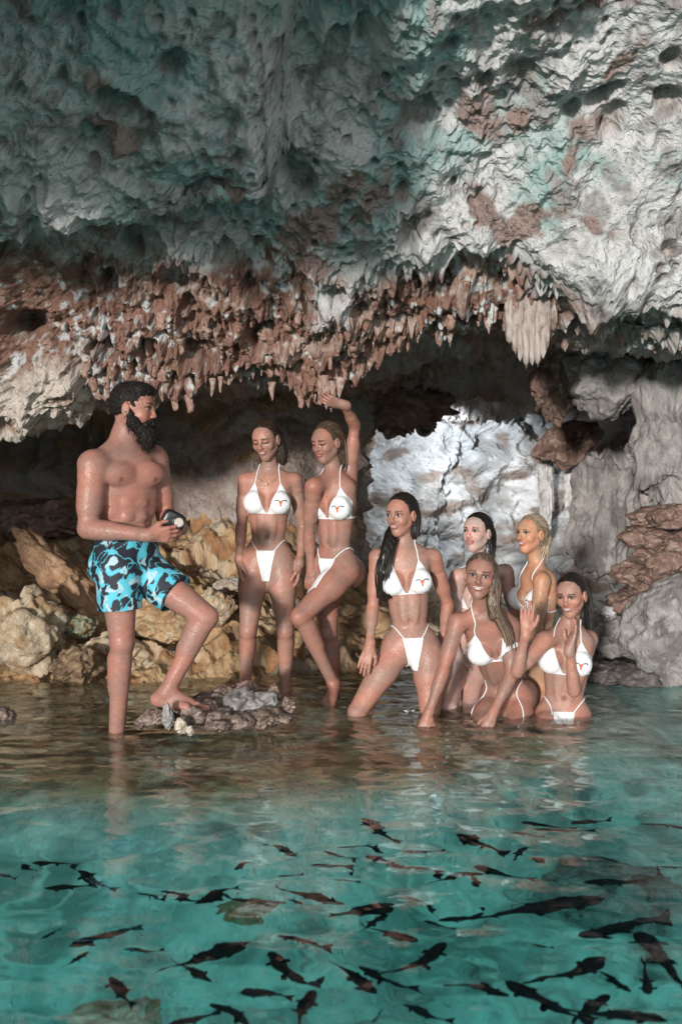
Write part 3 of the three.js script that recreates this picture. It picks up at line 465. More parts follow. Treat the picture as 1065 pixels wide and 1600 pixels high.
// emblem: a ram's skull with two curling horns, laid on a cup
function emblem(parent, prims, o, fr, off, s, tilt = 0) {
  const lay = (pts) => { // outline -> small raised patch on the cloth
    const sh = new THREE.Shape(pts.map(([x, y]) => new THREE.Vector2(x, y))), g = new THREE.ShapeGeometry(sh), pos = g.attributes.position;
    for (let i = 0; i < pos.count; i++) { const x = pos.getX(i) * s, y = pos.getY(i) * s, p = inFrame(o, fr, x, y, 0.09), d = fr.F; let t = 0; const q = p.clone(); for (let n = 0; n < 14; n++) { const v = fieldAt(prims, q) - off; q.addScaledVector(d, -v * 0.8); if (Math.abs(v) < 0.0005) break; } pos.setXYZ(i, q.x, q.y, q.z); }
    g.computeVertexNormals(); return g;
  };
  part('emblem_skull', lay([[-0.22, 0.28], [0, 0.34], [0.22, 0.28], [0.26, 0.05], [0.12, -0.15], [0.10, -0.5], [0, -0.62], [-0.10, -0.5], [-0.12, -0.15], [-0.26, 0.05]]), skullMat, parent);
  for (const k of [-1, 1]) part('emblem_horn', lay([[0.20 * k, 0.18], [0.45 * k, 0.34], [0.70 * k, 0.34], [0.86 * k, 0.18], [0.98 * k, 0.24], [0.84 * k, 0.46], [0.50 * k, 0.52], [0.18 * k, 0.38]]), hornMat, parent);
}
function project(prims, p, dir, off) { const q = p.clone(); for (let n = 0; n < 24; n++) { const v = fieldAt(prims, q) - off; if (Math.abs(v) < 0.0006) break; q.addScaledVector(dir, -v * 0.85); } return q; }
const dryHair = new THREE.MeshPhysicalMaterial({ vertexColors: true, roughness: 0.62, specularIntensity: 0.4 });
function tufts(geo, n, len, hc, seed, flow) { // short single hairs that break the outline
  const r = rng(seed), P = geo.attributes.position, N = geo.attributes.normal, out = [];
  for (let k = 0; k < n; k++) { const i = Math.floor(r() * P.count), p = V(P.getX(i), P.getY(i), P.getZ(i)), d = V(N.getX(i), N.getY(i), N.getZ(i)).multiplyScalar(0.5).add(flow).add(V(r() - 0.5, r() - 0.5, r() - 0.5).multiplyScalar(1.2)).normalize(), l = len * (0.4 + 0.8 * r()), b = p.clone().addScaledVector(d, l), m = p.clone().lerp(b, 0.5).addScaledVector(V(N.getX(i), N.getY(i), N.getZ(i)), 0.004); out.push(tinted(clean(new THREE.TubeGeometry(new THREE.QuadraticBezierCurve3(p, m, b), 3, 0.0012, 3, false)), mix3(hc[0], hc[1], r()))); }
  return mergeGeometries(out);
}
function makePerson(o) {
  const g = new THREE.Group(), s = o.s || 1, man = !!o.man, J = o.J, L = [];
  const base = o.base; g.position.copy(base);
  const loc = (v) => v.clone().sub(base); const j = {}; for (const k in J) j[k] = loc(at(...J[k]));
  const chestF = frame(j.neck.clone().sub(j.chest || j.pel), yawDir(o.chestYaw)), pelF = frame((o.pelUp ? V(...o.pelUp) : j.neck.clone().sub(j.pel).lerp(V(0, 1, 0), 0.4).normalize()), yawDir(o.pelYaw)), hf = headFrame(o.headYaw, o.headPitch || 0, o.headRoll || 0);
  const spineAt = (t) => { // from the neck (0) to the pelvis (1), bent through the chest point
    if (!j.chest) return j.neck.clone().lerp(j.pel, t); const c = new THREE.QuadraticBezierCurve3(j.neck, j.chest.clone().multiplyScalar(2).addScaledVector(j.neck.clone().add(j.pel), -0.5), j.pel); return c.getPoint(t);
  };
  const midF = { R: chestF.R.clone().add(pelF.R).normalize(), U: chestF.U.clone().add(pelF.U).normalize(), F: null }; midF.F = new THREE.Vector3().crossVectors(midF.R, midF.U).normalize(); midF.R = new THREE.Vector3().crossVectors(midF.U, midF.F);
  const E = (c, fr, x, y, z, a, b, d, k, op) => L.push(ell(inFrame(c, fr, x * s, y * s, z * s), [a * s, b * s, d * s], fr, k, op));
  const cO = spineAt(0.30), wO = spineAt(0.62), pO = j.pel;
  if (man) {
    E(cO, chestF, 0, 0.0, -0.01, 0.168, 0.19, 0.118, 0.05); E(spineAt(0.12), chestF, 0, 0.01, -0.01, 0.175, 0.075, 0.09, 0.05); E(wO, midF, 0, 0, 0, 0.132, 0.17, 0.095, 0.05); E(pO, pelF, 0, 0, 0, 0.145, 0.12, 0.11, 0.05);
    for (const k of [-1, 1]) {
      E(cO, chestF, 0.078 * k, 0.035, 0.082, 0.088, 0.062, 0.042, 0.016); E(cO, chestF, 0.13 * k, -0.05, -0.03, 0.05, 0.13, 0.07, 0.03);
      for (let n = 0; n < 3; n++) E(spineAt(0.50 + 0.13 * n), midF, 0.036 * k, 0, 0.085, 0.030, 0.026, 0.017, 0.012);
      for (let n = 0; n < 3; n++) E(cO, chestF, (0.108 - 0.004 * n) * k, -0.065 - 0.042 * n, 0.048 - 0.004 * n, 0.030, 0.019, 0.022, 0.03);
      E(pO, pelF, 0.072 * k, -0.05, -0.065, 0.088, 0.095, 0.085, 0.03);
    }
  } else {
    E(cO, chestF, 0, 0.0, -0.012, 0.128, 0.165, 0.090, 0.05); E(spineAt(0.12), chestF, 0, 0, -0.012, 0.125, 0.06, 0.062, 0.05); E(wO, midF, 0, 0, -0.005, 0.104, 0.15, 0.074, 0.05); E(pO, pelF, 0, 0, -0.005, 0.142, 0.105, 0.095, 0.05);
    for (const k of [-1, 1]) { E(cO, chestF, 0.070 * k, -0.022, 0.070, 0.062, 0.062, 0.052, 0.018); E(pO, pelF, 0.070 * k, -0.055, -0.055, 0.085, 0.09, 0.082, 0.03); }
    E(wO, midF, 0, -0.07, 0.060, 0.008, 0.010, 0.012, 0.012, 1); // navel
    for (const k of [-1, 1]) E(wO, midF, 0.03 * k, 0.02, 0.062, 0.022, 0.10, 0.012, 0.02);
  }
  const T = L.slice(); // trunk alone: strings and cloth lie on it
    const headC = j.head, hs = (o.headS || 1) * (man ? 1.05 : 0.98), hBase = inFrame(headC, hf, 0, -0.055 * hs, -0.022 * hs);
  const nr = man ? 0.062 : 0.042;
  { const c = cap(j.neck.clone().addScaledVector(chestF.F, -0.01), hBase, nr * 1.08 * s, nr * s, 0.03); L.push(c); T.push(c); }
  for (const k of ['L', 'R']) {
    const sh = j['sh' + k], el = j['el' + k], wr = j['wr' + k]; if (!sh) continue;
    const t0 = L.length; L.push(cap(j.neck.clone().addScaledVector(chestF.U, -0.02), sh, (man ? 0.05 : 0.036) * s, (man ? 0.056 : 0.040) * s, 0.035));
    L.push(cap(j.neck.clone().lerp(hBase, man ? 0.55 : 0.4).addScaledVector(chestF.F, -0.02), sh.clone().lerp(j.neck, 0.35), (man ? 0.046 : 0.022) * s, (man ? 0.040 : 0.02) * s, 0.04));
    L.push(cap(j.neck.clone().addScaledVector(chestF.F, 0.035 * s).addScaledVector(chestF.U, -0.012), sh.clone().lerp(j.neck, 0.2).addScaledVector(chestF.F, 0.02 * s), 0.010 * s, 0.010 * s, 0.014)); // collar bone
    T.push(...L.slice(t0)); if (!el) continue;
    const r = man ? [0.061, 0.049, 0.046, 0.030] : [0.038, 0.032, 0.031, 0.0215], ua = el.clone().sub(sh), mid = sh.clone().addScaledVector(ua, 0.18);
    L.push(cap(sh, mid, (man ? 0.074 : 0.044) * s, (man ? 0.068 : 0.042) * s, 0.03), cap(mid, el, r[0] * s, r[1] * 0.92 * s, 0.016));
    L.push(cap(sh.clone().lerp(el, 0.4), sh.clone().lerp(el, 0.65), r[0] * 1.04 * s, r[0] * 1.0 * s, 0.02));
    if ((o.clothArms || []).includes(k)) T.push(...L.slice(t0 + 3));
    if (wr) { L.push(cap(el, wr, r[1] * 0.95 * s, r[3] * s, 0.014), cap(el.clone().lerp(wr, 0.12), el.clone().lerp(wr, 0.38), r[2] * 1.02 * s, r[2] * 0.96 * s, 0.016)); }
  }
  for (const k of ['L', 'R']) {
    const hp = j['hip' + k], kn = j['kn' + k], an = j['an' + k]; if (!hp || !kn) continue;
    const r = man ? [0.090, 0.062, 0.056, 0.037] : [0.082, 0.053, 0.048, 0.032];
    const t1 = L.length; L.push(cap(hp, hp.clone().lerp(kn, 0.35), r[0] * s, r[0] * 0.97 * s, 0.035), cap(hp.clone().lerp(kn, 0.3), kn, r[0] * 0.95 * s, r[1] * 0.93 * s, 0.02)); T.push(...L.slice(t1));
    if (an) {
      const sh = an.clone().sub(kn), ff = (o['legF' + k] ? V(...o['legF' + k]) : pelF.F.clone()), fr2 = frame(sh.clone().multiplyScalar(-1), ff);
      L.push(cap(kn, an, r[1] * 0.88 * s, r[3] * s, 0.016));
      L.push(ell(kn.clone().addScaledVector(fr2.F, 0.012 * s), [0.042 * s, 0.05 * s, 0.045 * s], fr2, 0.015));
      L.push(cap(kn.clone().lerp(an, 0.18).addScaledVector(fr2.F, -0.018 * s), kn.clone().lerp(an, 0.45).addScaledVector(fr2.F, -0.014 * s), r[2] * s, r[2] * 0.86 * s, 0.02));
    }
  }
  const handBoxes = [];
  for (const k of ['L', 'R']) { const h = o['hand' + k]; if (h) { const before = L.length; hand(L, j['wr' + k], V(...h.dir), V(...h.palm), { s: (man ? 1.08 : 0.95), ...h }); handBoxes.push(boundsOf(L.slice(before), 0.006)); } }
  for (const k of ['L', 'R']) { const h = o['foot' + k]; if (h) { const before = L.length; foot(L, j['an' + k], V(...h), man ? 1.1 : 0.95, V(...(o['sole' + k] || [0, -1, 0]))); if (o.fineFeet) handBoxes.push(boundsOf(L.slice(before), 0.006)); } }
  const HP = headPrims(headC, hf, hs, man, o.fv); L.push(...HP);
  const headBox = boundsOf(HP, 0.008);
  // colours
  const skin = o.skin, pecs = man ? [-1, 1].map((k) => toSurface(L, inFrame(cO, chestF, 0.095 * k, 0.005, 0.13))) : [];
  const ruddy = ['elL', 'elR', 'knL', 'knR', 'anL', 'anR', 'shL', 'shR'].filter((k) => j[k]).map((k) => j[k]); for (const k of ['L', 'R']) if (o['hand' + k]) ruddy.push(j['wr' + k].clone().addScaledVector(V(...o['hand' + k].dir).normalize(), 0.12)); for (const k of [-1, 1]) ruddy.push(inFrame(headC, hf, 0.04 * k, -0.03, 0.10));
  const paint = (x, y, z) => {
    const n = fbm(x * 7 + 3, y * 7, z * 7, 4); let c = mix3([skin[0] * 0.92, skin[1] * 0.95, skin[2] * 0.97], [skin[0] * 1.18, skin[1] * 0.96, skin[2] * 0.90], clamp(0.5 + 1.2 * n)); for (const q of ruddy) { const e = Math.hypot(x - q.x, y - q.y, z - q.z); if (e < 0.09) c = mix3(c, [c[0] * 1.0, c[1] * 0.80, c[2] * 0.76], sstep(0.09, 0.02, e + 0.02 * n) * 0.35); } const dx = x - headC.x, dy = y - headC.y, dz = z - headC.z;
    if (dx * dx + dy * dy + dz * dz < 0.03) { const hx = (dx * hf.R.x + dy * hf.R.y + dz * hf.R.z) / hs, hy = (dx * hf.U.x + dy * hf.U.y + dz * hf.U.z) / hs, hz = (dx * hf.F.x + dy * hf.F.y + dz * hf.F.z) / hs; if (hy > -0.12) c = facePaint(o.face || {}, skin, hx, hy, hz, c); }
    for (const p of pecs) if (Math.hypot(x - p.x, y - p.y, z - p.z) < 0.012) c = mix3(c, [0.16, 0.06, 0.05], 0.7);
    return c;
  };
  const fine = [headBox, ...handBoxes], [lo, hi] = boundsOf(L, 0.012);
  const pieces = [net(gridField(L, lo, hi, o.cell || 0.0085), { paint, keep: (x, y, z) => !fine.some((b) => inside(b, x, y, z, -0.004)) })];
  fine.forEach((b, i) => pieces.push(net(gridField(L, b[0].map((v) => v - 0.012), b[1].map((v) => v + 0.012), i === 0 ? 0.0034 : 0.0038), { paint, keep: (x, y, z) => inside(b, x, y, z) && !fine.slice(0, i).some((q) => inside(q, x, y, z)) })));
  const body = part('body', mergeGeometries(pieces), skinMat, g);
  const P = (c, fr, x, y, z) => inFrame(c, fr, x * s, y * s, z * s);
  const toLocal = (c, fr, x, y, z) => { const dx = x - c.x, dy = y - c.y, dz = z - c.z; return [(dx * fr.R.x + dy * fr.R.y + dz * fr.R.z) / s, (dx * fr.U.x + dy * fr.U.y + dz * fr.U.z) / s, (dx * fr.F.x + dy * fr.F.y + dz * fr.F.z) / s]; };
  if (!man) {
    // swimwear: triangles of cloth a few millimetres off the skin, held by strings
    const top = new THREE.Group(); top.name = 'bikini_top'; g.add(top);
    for (const k of [-1, 1]) {
      const tri = [[0.074 * k, 0.085], [0.010 * k, -0.083], [0.140 * k, -0.080], [0.130 * k, -0.005]], c0 = P(cO, chestF, 0.07 * k, 0, 0.06), b = [[c0.x - 0.13, c0.y - 0.13, c0.z - 0.13], [c0.x + 0.13, c0.y + 0.13, c0.z + 0.13]];
      const geo = net(gridField(T, b[0], b[1], 0.0046), { change: (d, x, y, z) => { const [lx, ly, lz] = toLocal(cO, chestF, x, y, z); const fold = 0.0008 * Math.sin(lx * 300 + 4 * noise(lx * 30, ly * 18, 0)) * sstep(0.06, -0.06, ly); return Math.max(d - 0.0055 - fold, triDist(lx, ly, tri) - 0.004, 0.015 - lz, -(d + 0.006)); } });
      part('cup', geo, clothMat, top);
      const apex = project(T, P(cO, chestF, 0.074 * k, 0.083, 0.10), chestF.F, 0.003), side = toSurface(T, inFrame(j.neck.clone().lerp(hBase, 0.38), chestF, 0.045 * k * s, 0, -0.012 * s), 0.003), nape = toSurface(T, inFrame(j.neck.clone().lerp(hBase, 0.45), chestF, 0.006 * k, 0, -0.06 * s), 0.003);
      const pts = [apex]; for (const t of [0.25, 0.5, 0.75]) pts.push(toSurface(T, apex.clone().lerp(side, t).addScaledVector(chestF.F, 0.01), 0.003)); pts.push(side, toSurface(T, side.clone().lerp(nape, 0.5), 0.003), nape); part('string', tubeAlong(pts, 0.0034), stringMat, top);
    }
    const band = []; for (let a = 0; a < 25; a++) { const t = a / 24 * Math.PI * 2; const dir = chestF.F.clone().multiplyScalar(Math.cos(t)).addScaledVector(chestF.R, Math.sin(t)); band.push(project(T, P(cO, chestF, 0, -0.083, 0).addScaledVector(dir, 0.16 * s), dir, 0.0025)); } part('string', new THREE.TubeGeometry(new THREE.CatmullRomCurve3(band, true), 72, 0.0034, 6, true), stringMat, top);
    if (o.emblem !== false) emblem(top, T, P(cO, chestF, 0.085, -0.022, 0), chestF, 0.0085, 0.036 * s);
    const bottom = new THREE.Group(); bottom.name = 'bikini_bottom'; g.add(bottom);
    const tri = [[-0.052, 0.030], [0.052, 0.030], [0.016, -0.140], [-0.016, -0.140]], triB = [[-0.075, 0.035], [0.075, 0.035], [0.024, -0.145], [-0.024, -0.145]], b = [[pO.x - 0.2, pO.y - 0.2, pO.z - 0.2], [pO.x + 0.2, pO.y + 0.16, pO.z + 0.2]];
    part('panel', net(gridField(T, b[0], b[1], 0.0052), { change: (d, x, y, z) => { const [lx, ly, lz] = toLocal(pO, pelF, x, y, z); const fold = 0.0006 * Math.sin(lx * 300 + 3 * noise(lx * 30, ly * 12, 4)); return Math.max(d - 0.0055 - fold, triDist(lx, ly, lz > -0.01 ? tri : triB) - 0.004, -(d + 0.006)); } }), clothMat, bottom);
    for (const k of [-1, 1]) {
      const pts = []; for (let a = 0; a <= 8; a++) { const t = lerp(0.46, 2.60, a / 8), dir = pelF.F.clone().multiplyScalar(Math.cos(t)).addScaledVector(pelF.R, Math.sin(t) * k); const h = 0.026 + 0.065 * Math.sin((a / 8) * Math.PI); pts.push(project(T, P(pO, pelF, 0, h, 0).addScaledVector(dir, 0.20 * s), dir, 0.0025)); }
      part('string', tubeAlong(pts, 0.0034), stringMat, bottom);
    }
  } else {
    // swimming trunks
    const S = [], up = pelF.U; S.push(ell(inFrame(pO, pelF, 0, 0.02, -0.005), [0.160, 0.16, 0.128], pelF, 0.03));
    for (const k of [-1, 1]) S.push(ell(inFrame(pO, pelF, 0.072 * k, -0.05, -0.065), [0.098, 0.10, 0.095], pelF, 0.03));
    const legs = ['L', 'R'].map((k) => { const a = j['hip' + k], b2 = j['kn' + k], d = b2.clone().sub(a), e = a.clone().addScaledVector(d, 0.56); return { a, d: d.clone().normalize(), e }; });
    for (const l of legs) S.push(cap(l.a, l.a.clone().addScaledVector(l.d, 0.30), 0.108, 0.102, 0.03));
    const [l2, h2] = boundsOf(S, 0.02);
    const camo = (x, y, z) => { const wx = x + 0.025 * noise(x * 14, y * 14, z * 14 + 5), wy = y + 0.025 * noise(x * 14 + 9, y * 14, z * 14), a = noise(wx * 19, wy * 15, z * 12 + 2), b3 = noise(wx * 24 + 40, wy * 22, z * 14), c3 = noise(wx * 30 + 8, wy * 17 + 3, z * 13); return Math.abs(b3) < 0.05 ? [0.09, 0.46, 0.58] : a > 0.06 ? [0.016, 0.018, 0.028] : c3 > 0.14 ? [0.40, 0.56, 0.62] : b3 > 0.12 ? [0.016, 0.018, 0.028] : [0.10, 0.50, 0.62]; };
    part('swim_trunks', net(gridField(S, l2, h2, 0.0048), {
      paint: camo, change: (d, x, y, z) => {
        const w = (x - pO.x) * up.x + (y - pO.y) * up.y + (z - pO.z) * up.z - 0.115; let v = Math.max(d, w);
        const q = legs.map((l) => ({ far: (x - l.e.x) * l.d.x + (y - l.e.y) * l.d.y + (z - l.e.z) * l.d.z, r: Math.hypot(...['x', 'y', 'z'].map((c, i) => { const p = [x, y, z][i] - l.a[c]; return p; })) }));
        const near = legs.map((l) => { const t = clamp(((x - l.a.x) * l.d.x + (y - l.a.y) * l.d.y + (z - l.a.z) * l.d.z), 0, 0.4); return Math.hypot(x - l.a.x - l.d.x * t, y - l.a.y - l.d.y * t, z - l.a.z - l.d.z * t); });
        const m = near[0] < near[1] ? 0 : 1; v = Math.max(v, q[m].far); return v + 0.003 * noise(x * 25, y * 8, z * 25);
      }
    }), new THREE.MeshStandardMaterial({ vertexColors: true, roughness: 0.7 }), g);
  }
  // hair
  const hc = o.hair, HPt = (x, y, z) => inFrame(headC, hf, x * hs, y * hs, z * hs), HL = [], He = (x, y, z, a, b, d, k, op) => HL.push(ell(HPt(x, y, z), [a * hs, b * hs, d * hs], hf, k, op));
  const w = man ? 1.06 : 1;
  const hl = (x, y, z) => { const dx = x - headC.x, dy = y - headC.y, dz = z - headC.z; return [(dx * hf.R.x + dy * hf.R.y + dz * hf.R.z) / hs, (dx * hf.U.x + dy * hf.U.y + dz * hf.U.z) / hs, (dx * hf.F.x + dy * hf.F.y + dz * hf.F.z) / hs]; };
  const streak = (x, y, z) => { const [lx, ly, lz] = hl(x, y, z); const a = Math.atan2(lx, 0.12 - lz * 0.3 + Math.abs(ly) * 0.1); const n = noise(a * 80 + 2, ly * 4, lz * 4), t = clamp(0.42 + 1.0 * n); return mix3(hc[0], hc[1], t * t); };
  if (man) {
    He(0, 0.034, -0.016, 0.082, 0.092, 0.098, 0.02); He(0, 0.088, 0.035, 0.058, 0.030, 0.052, 0.03);
    He(0, -0.055, 0.075, 0.068, 0.092, 0.062, 0.012, 1); He(0, -0.11, 0.03, 0.075, 0.10, 0.08, 0.012, 1); for (const k of [-1, 1]) He(0.085 * k, -0.012, 0.0, 0.03, 0.042, 0.026, 0.008, 1);
    const geo = net(gridField(HL, ...boundsOf(HL, 0.02), 0.0036), { paint: streak, change: (d, x, y, z) => d + 0.004 * noise(x * 70, y * 70, z * 70) + 0.003 * noise(x * 140, y * 140, z * 140) });
    part('hair', mergeGeometries([geo, tufts(geo, 420, 0.020, hc, o.seed, V(0, 0.15, 0))]), dryHair, g);
    const B = []; const Be = (x, y, z, a, b, d, k, op) => B.push(ell(HPt(x, y, z), [a * hs, b * hs, d * hs], hf, k, op));
    for (const k of [-1, 1]) { B.push(cap(HPt(0.068 * k, -0.012, 0.008), HPt(0.058 * k, -0.06, 0.022), 0.014 * hs, 0.026 * hs, 0.015), cap(HPt(0.055 * k, -0.065, 0.025), HPt(0.015 * k, -0.115, 0.072), 0.026 * hs, 0.034 * hs, 0.02), cap(HPt(0.012 * k, -0.046, 0.092), HPt(0.034 * k, -0.066, 0.074), 0.0085 * hs, 0.013 * hs, 0.006)); }
    B.push(cap(HPt(0, -0.11, 0.068), HPt(0, -0.152, 0.075), 0.038 * hs, 0.026 * hs, 0.02)); Be(0, -0.056, 0.098, 0.022, 0.0075, 0.018, 0.004, 1);
    const bg = net(gridField(B, ...boundsOf(B, 0.02), 0.0036), { paint: streak, change: (d, x, y, z) => d + 0.004 * noise(x * 90, y * 40, z * 90) + 0.003 * noise(x * 170, y * 80, z * 170) }); part('beard', mergeGeometries([bg, tufts(bg, 420, 0.024, hc, o.seed + 5, V(0.2, -0.9, 0.2))]), dryHair, g);
  } else {
    He(0, 0.033, -0.018, 0.0785, 0.089, 0.097, 0.02); He(0, -0.01, -0.05, 0.068, 0.075, 0.062, 0.03);
    He(0, -0.045, 0.085, 0.066 * w, 0.125, 0.082, 0.010, 1); for (const k of [-1, 1]) He(0.083 * k, -0.012, 0.004, 0.022, 0.040, 0.024, 0.006, 1);
    const locks = o.locks || [];
    const path = (pts) => pts.map((p) => p.length === 4 ? inFrame(j.neck, chestF, p[0] * s, p[1] * s, p[2] * s) : HPt(p[0], p[1], p[2]));
    for (const l of locks) { const p = path(l.pts), n = p.length - 1; const cv = new THREE.CatmullRomCurve3(p).getPoints(n * 3); for (let i = 0; i < cv.length - 1; i++) HL.push(cap(cv[i], cv[i + 1], lerp(l.r[0], l.r[1], i / (cv.length - 1)) * hs, lerp(l.r[0], l.r[1], (i + 1) / (cv.length - 1)) * hs, 0.02)); }
    const pieces2 = [net(gridField(HL, ...boundsOf(HL, 0.02), 0.004), { paint: streak, change: (d, x, y, z) => { const [lx, ly, lz] = hl(x, y, z), a = Math.atan2(lx, 0.11 - lz * 0.5); return d + 0.0015 * noise(a * 30, ly * 5 + lz * 3, 3) + 0.0016 * noise(a * 80, ly * 6, 8) + (ly < -0.06 ? 0.008 * noise(x * 55, y * 7, z * 55) : 0); } })];
    const r = rng(o.seed || 1);
    for (let q = 0; q < 90; q++) { // combed-back strands over the scalp
      const side = (r() - 0.5) * 2, d0 = V(Math.sin(side * 1.45), 0.9 - 0.75 * Math.abs(side) ** 1.6, 0.62 * Math.cos(side * 1.3) - 0.05).normalize(), d1 = V(side * 0.45 + (r() - 0.5) * 0.3, -0.55 - 0.3 * r(), -0.75).normalize(), mid = V(side * 0.9, 0.55 - 0.5 * Math.abs(side), -0.6).normalize(), pts = [];
      for (let t = 0; t <= 8; t++) { const a = t / 8, d = a < 0.5 ? d0.clone().lerp(mid, a * 2) : mid.clone().lerp(d1, a * 2 - 1); d.normalize(); const e = 1.012 + 0.012 * r(); pts.push(HPt(d.x * 0.0785 * e, 0.033 + d.y * 0.089 * e, -0.018 + d.z * 0.097 * e)); }
      pieces2.push(tinted(clean(new THREE.TubeGeometry(new THREE.CatmullRomCurve3(pts), 12, 0.0016 + 0.0012 * r(), 4, false)), mix3(hc[0], hc[1], 0.2 + 0.8 * r())));
    }
    // loose wet strands
    for (const l of locks) for (let q = 0; q < (l.n || 10) * 1.6; q++) {
      const jx = (r() - 0.5) * 2, jz = (r() - 0.5) * 2, p = path(l.pts).map((v, i, A) => v.clone().add(V(jx * 1, (r() - 0.5) * 0.4, jz * 1).multiplyScalar(lerp(l.r[0], l.r[1] * 1.7 + 0.006, i / (A.length - 1)) * (0.9 + 0.25 * r()))));
      const tube = new THREE.TubeGeometry(new THREE.CatmullRomCurve3(p), 16, 0.0018 + 0.0018 * r(), 5, false), pos = tube.attributes.position; const c = mix3(hc[0], hc[1], r()); pieces2.push(tinted(clean(tube), c));
    }
    pieces2.push(tufts(pieces2[0], 90, 0.03, hc, (o.seed || 1) + 3, hf.F.clone().multiplyScalar(-0.5).add(V(0, -0.6, 0)))); part('hair', mergeGeometries(pieces2), hairMat, g);
  }
  // earlobe, bracelets, pendants
  if (o.pendant) { const pts = []; for (let a = 0; a <= 12; a++) { const t = a / 12, k = (t - 0.5) * 2; pts.push(toSurface(L, inFrame(j.neck, chestF, 0.055 * k * s, (0.035 * Math.abs(k) ** 1.3 - 0.055) * s, 0.09 * s), 0.003)); } part('necklace', tubeAlong(pts, 0.0014, 2, 5), goldMat, g); part('pendant', new THREE.SphereGeometry(0.007, 12, 8).translate(pts[6].x, pts[6].y - 0.006, pts[6].z + 0.003), goldMat, g); }
  for (const k of o.bracelet || []) { const a = j['wr' + k].clone().lerp(j['el' + k], 0.07), d = j['el' + k].clone().sub(j['wr' + k]).normalize(), fr = frame(d, Math.abs(d.y) > 0.8 ? V(0, 0, 1) : V(0, 1, 0)); const pts = []; for (let n = 0; n < 12; n++) { const t = n / 12 * 6.2832; pts.push(inFrame(a, fr, Math.cos(t) * 0.026, 0, Math.sin(t) * 0.026)); } part('bracelet', new THREE.TubeGeometry(new THREE.CatmullRomCurve3(pts, true), 36, 0.002, 5, true), goldMat, g); }
  g.userData.prims = null; g.fieldPrims = L; g.frames = { chestF, pelF, hf, cO, pO, headC };
  return g;
}
const TAN = [0.40, 0.235, 0.18], DEEP = [0.345, 0.195, 0.15], PALE = [0.54, 0.39, 0.34], BLACK_HAIR = [[0.010, 0.008, 0.007], [0.035, 0.028, 0.025]];
const BROWN_HAIR = [[0.022, 0.014, 0.010], [0.07, 0.045, 0.03]];
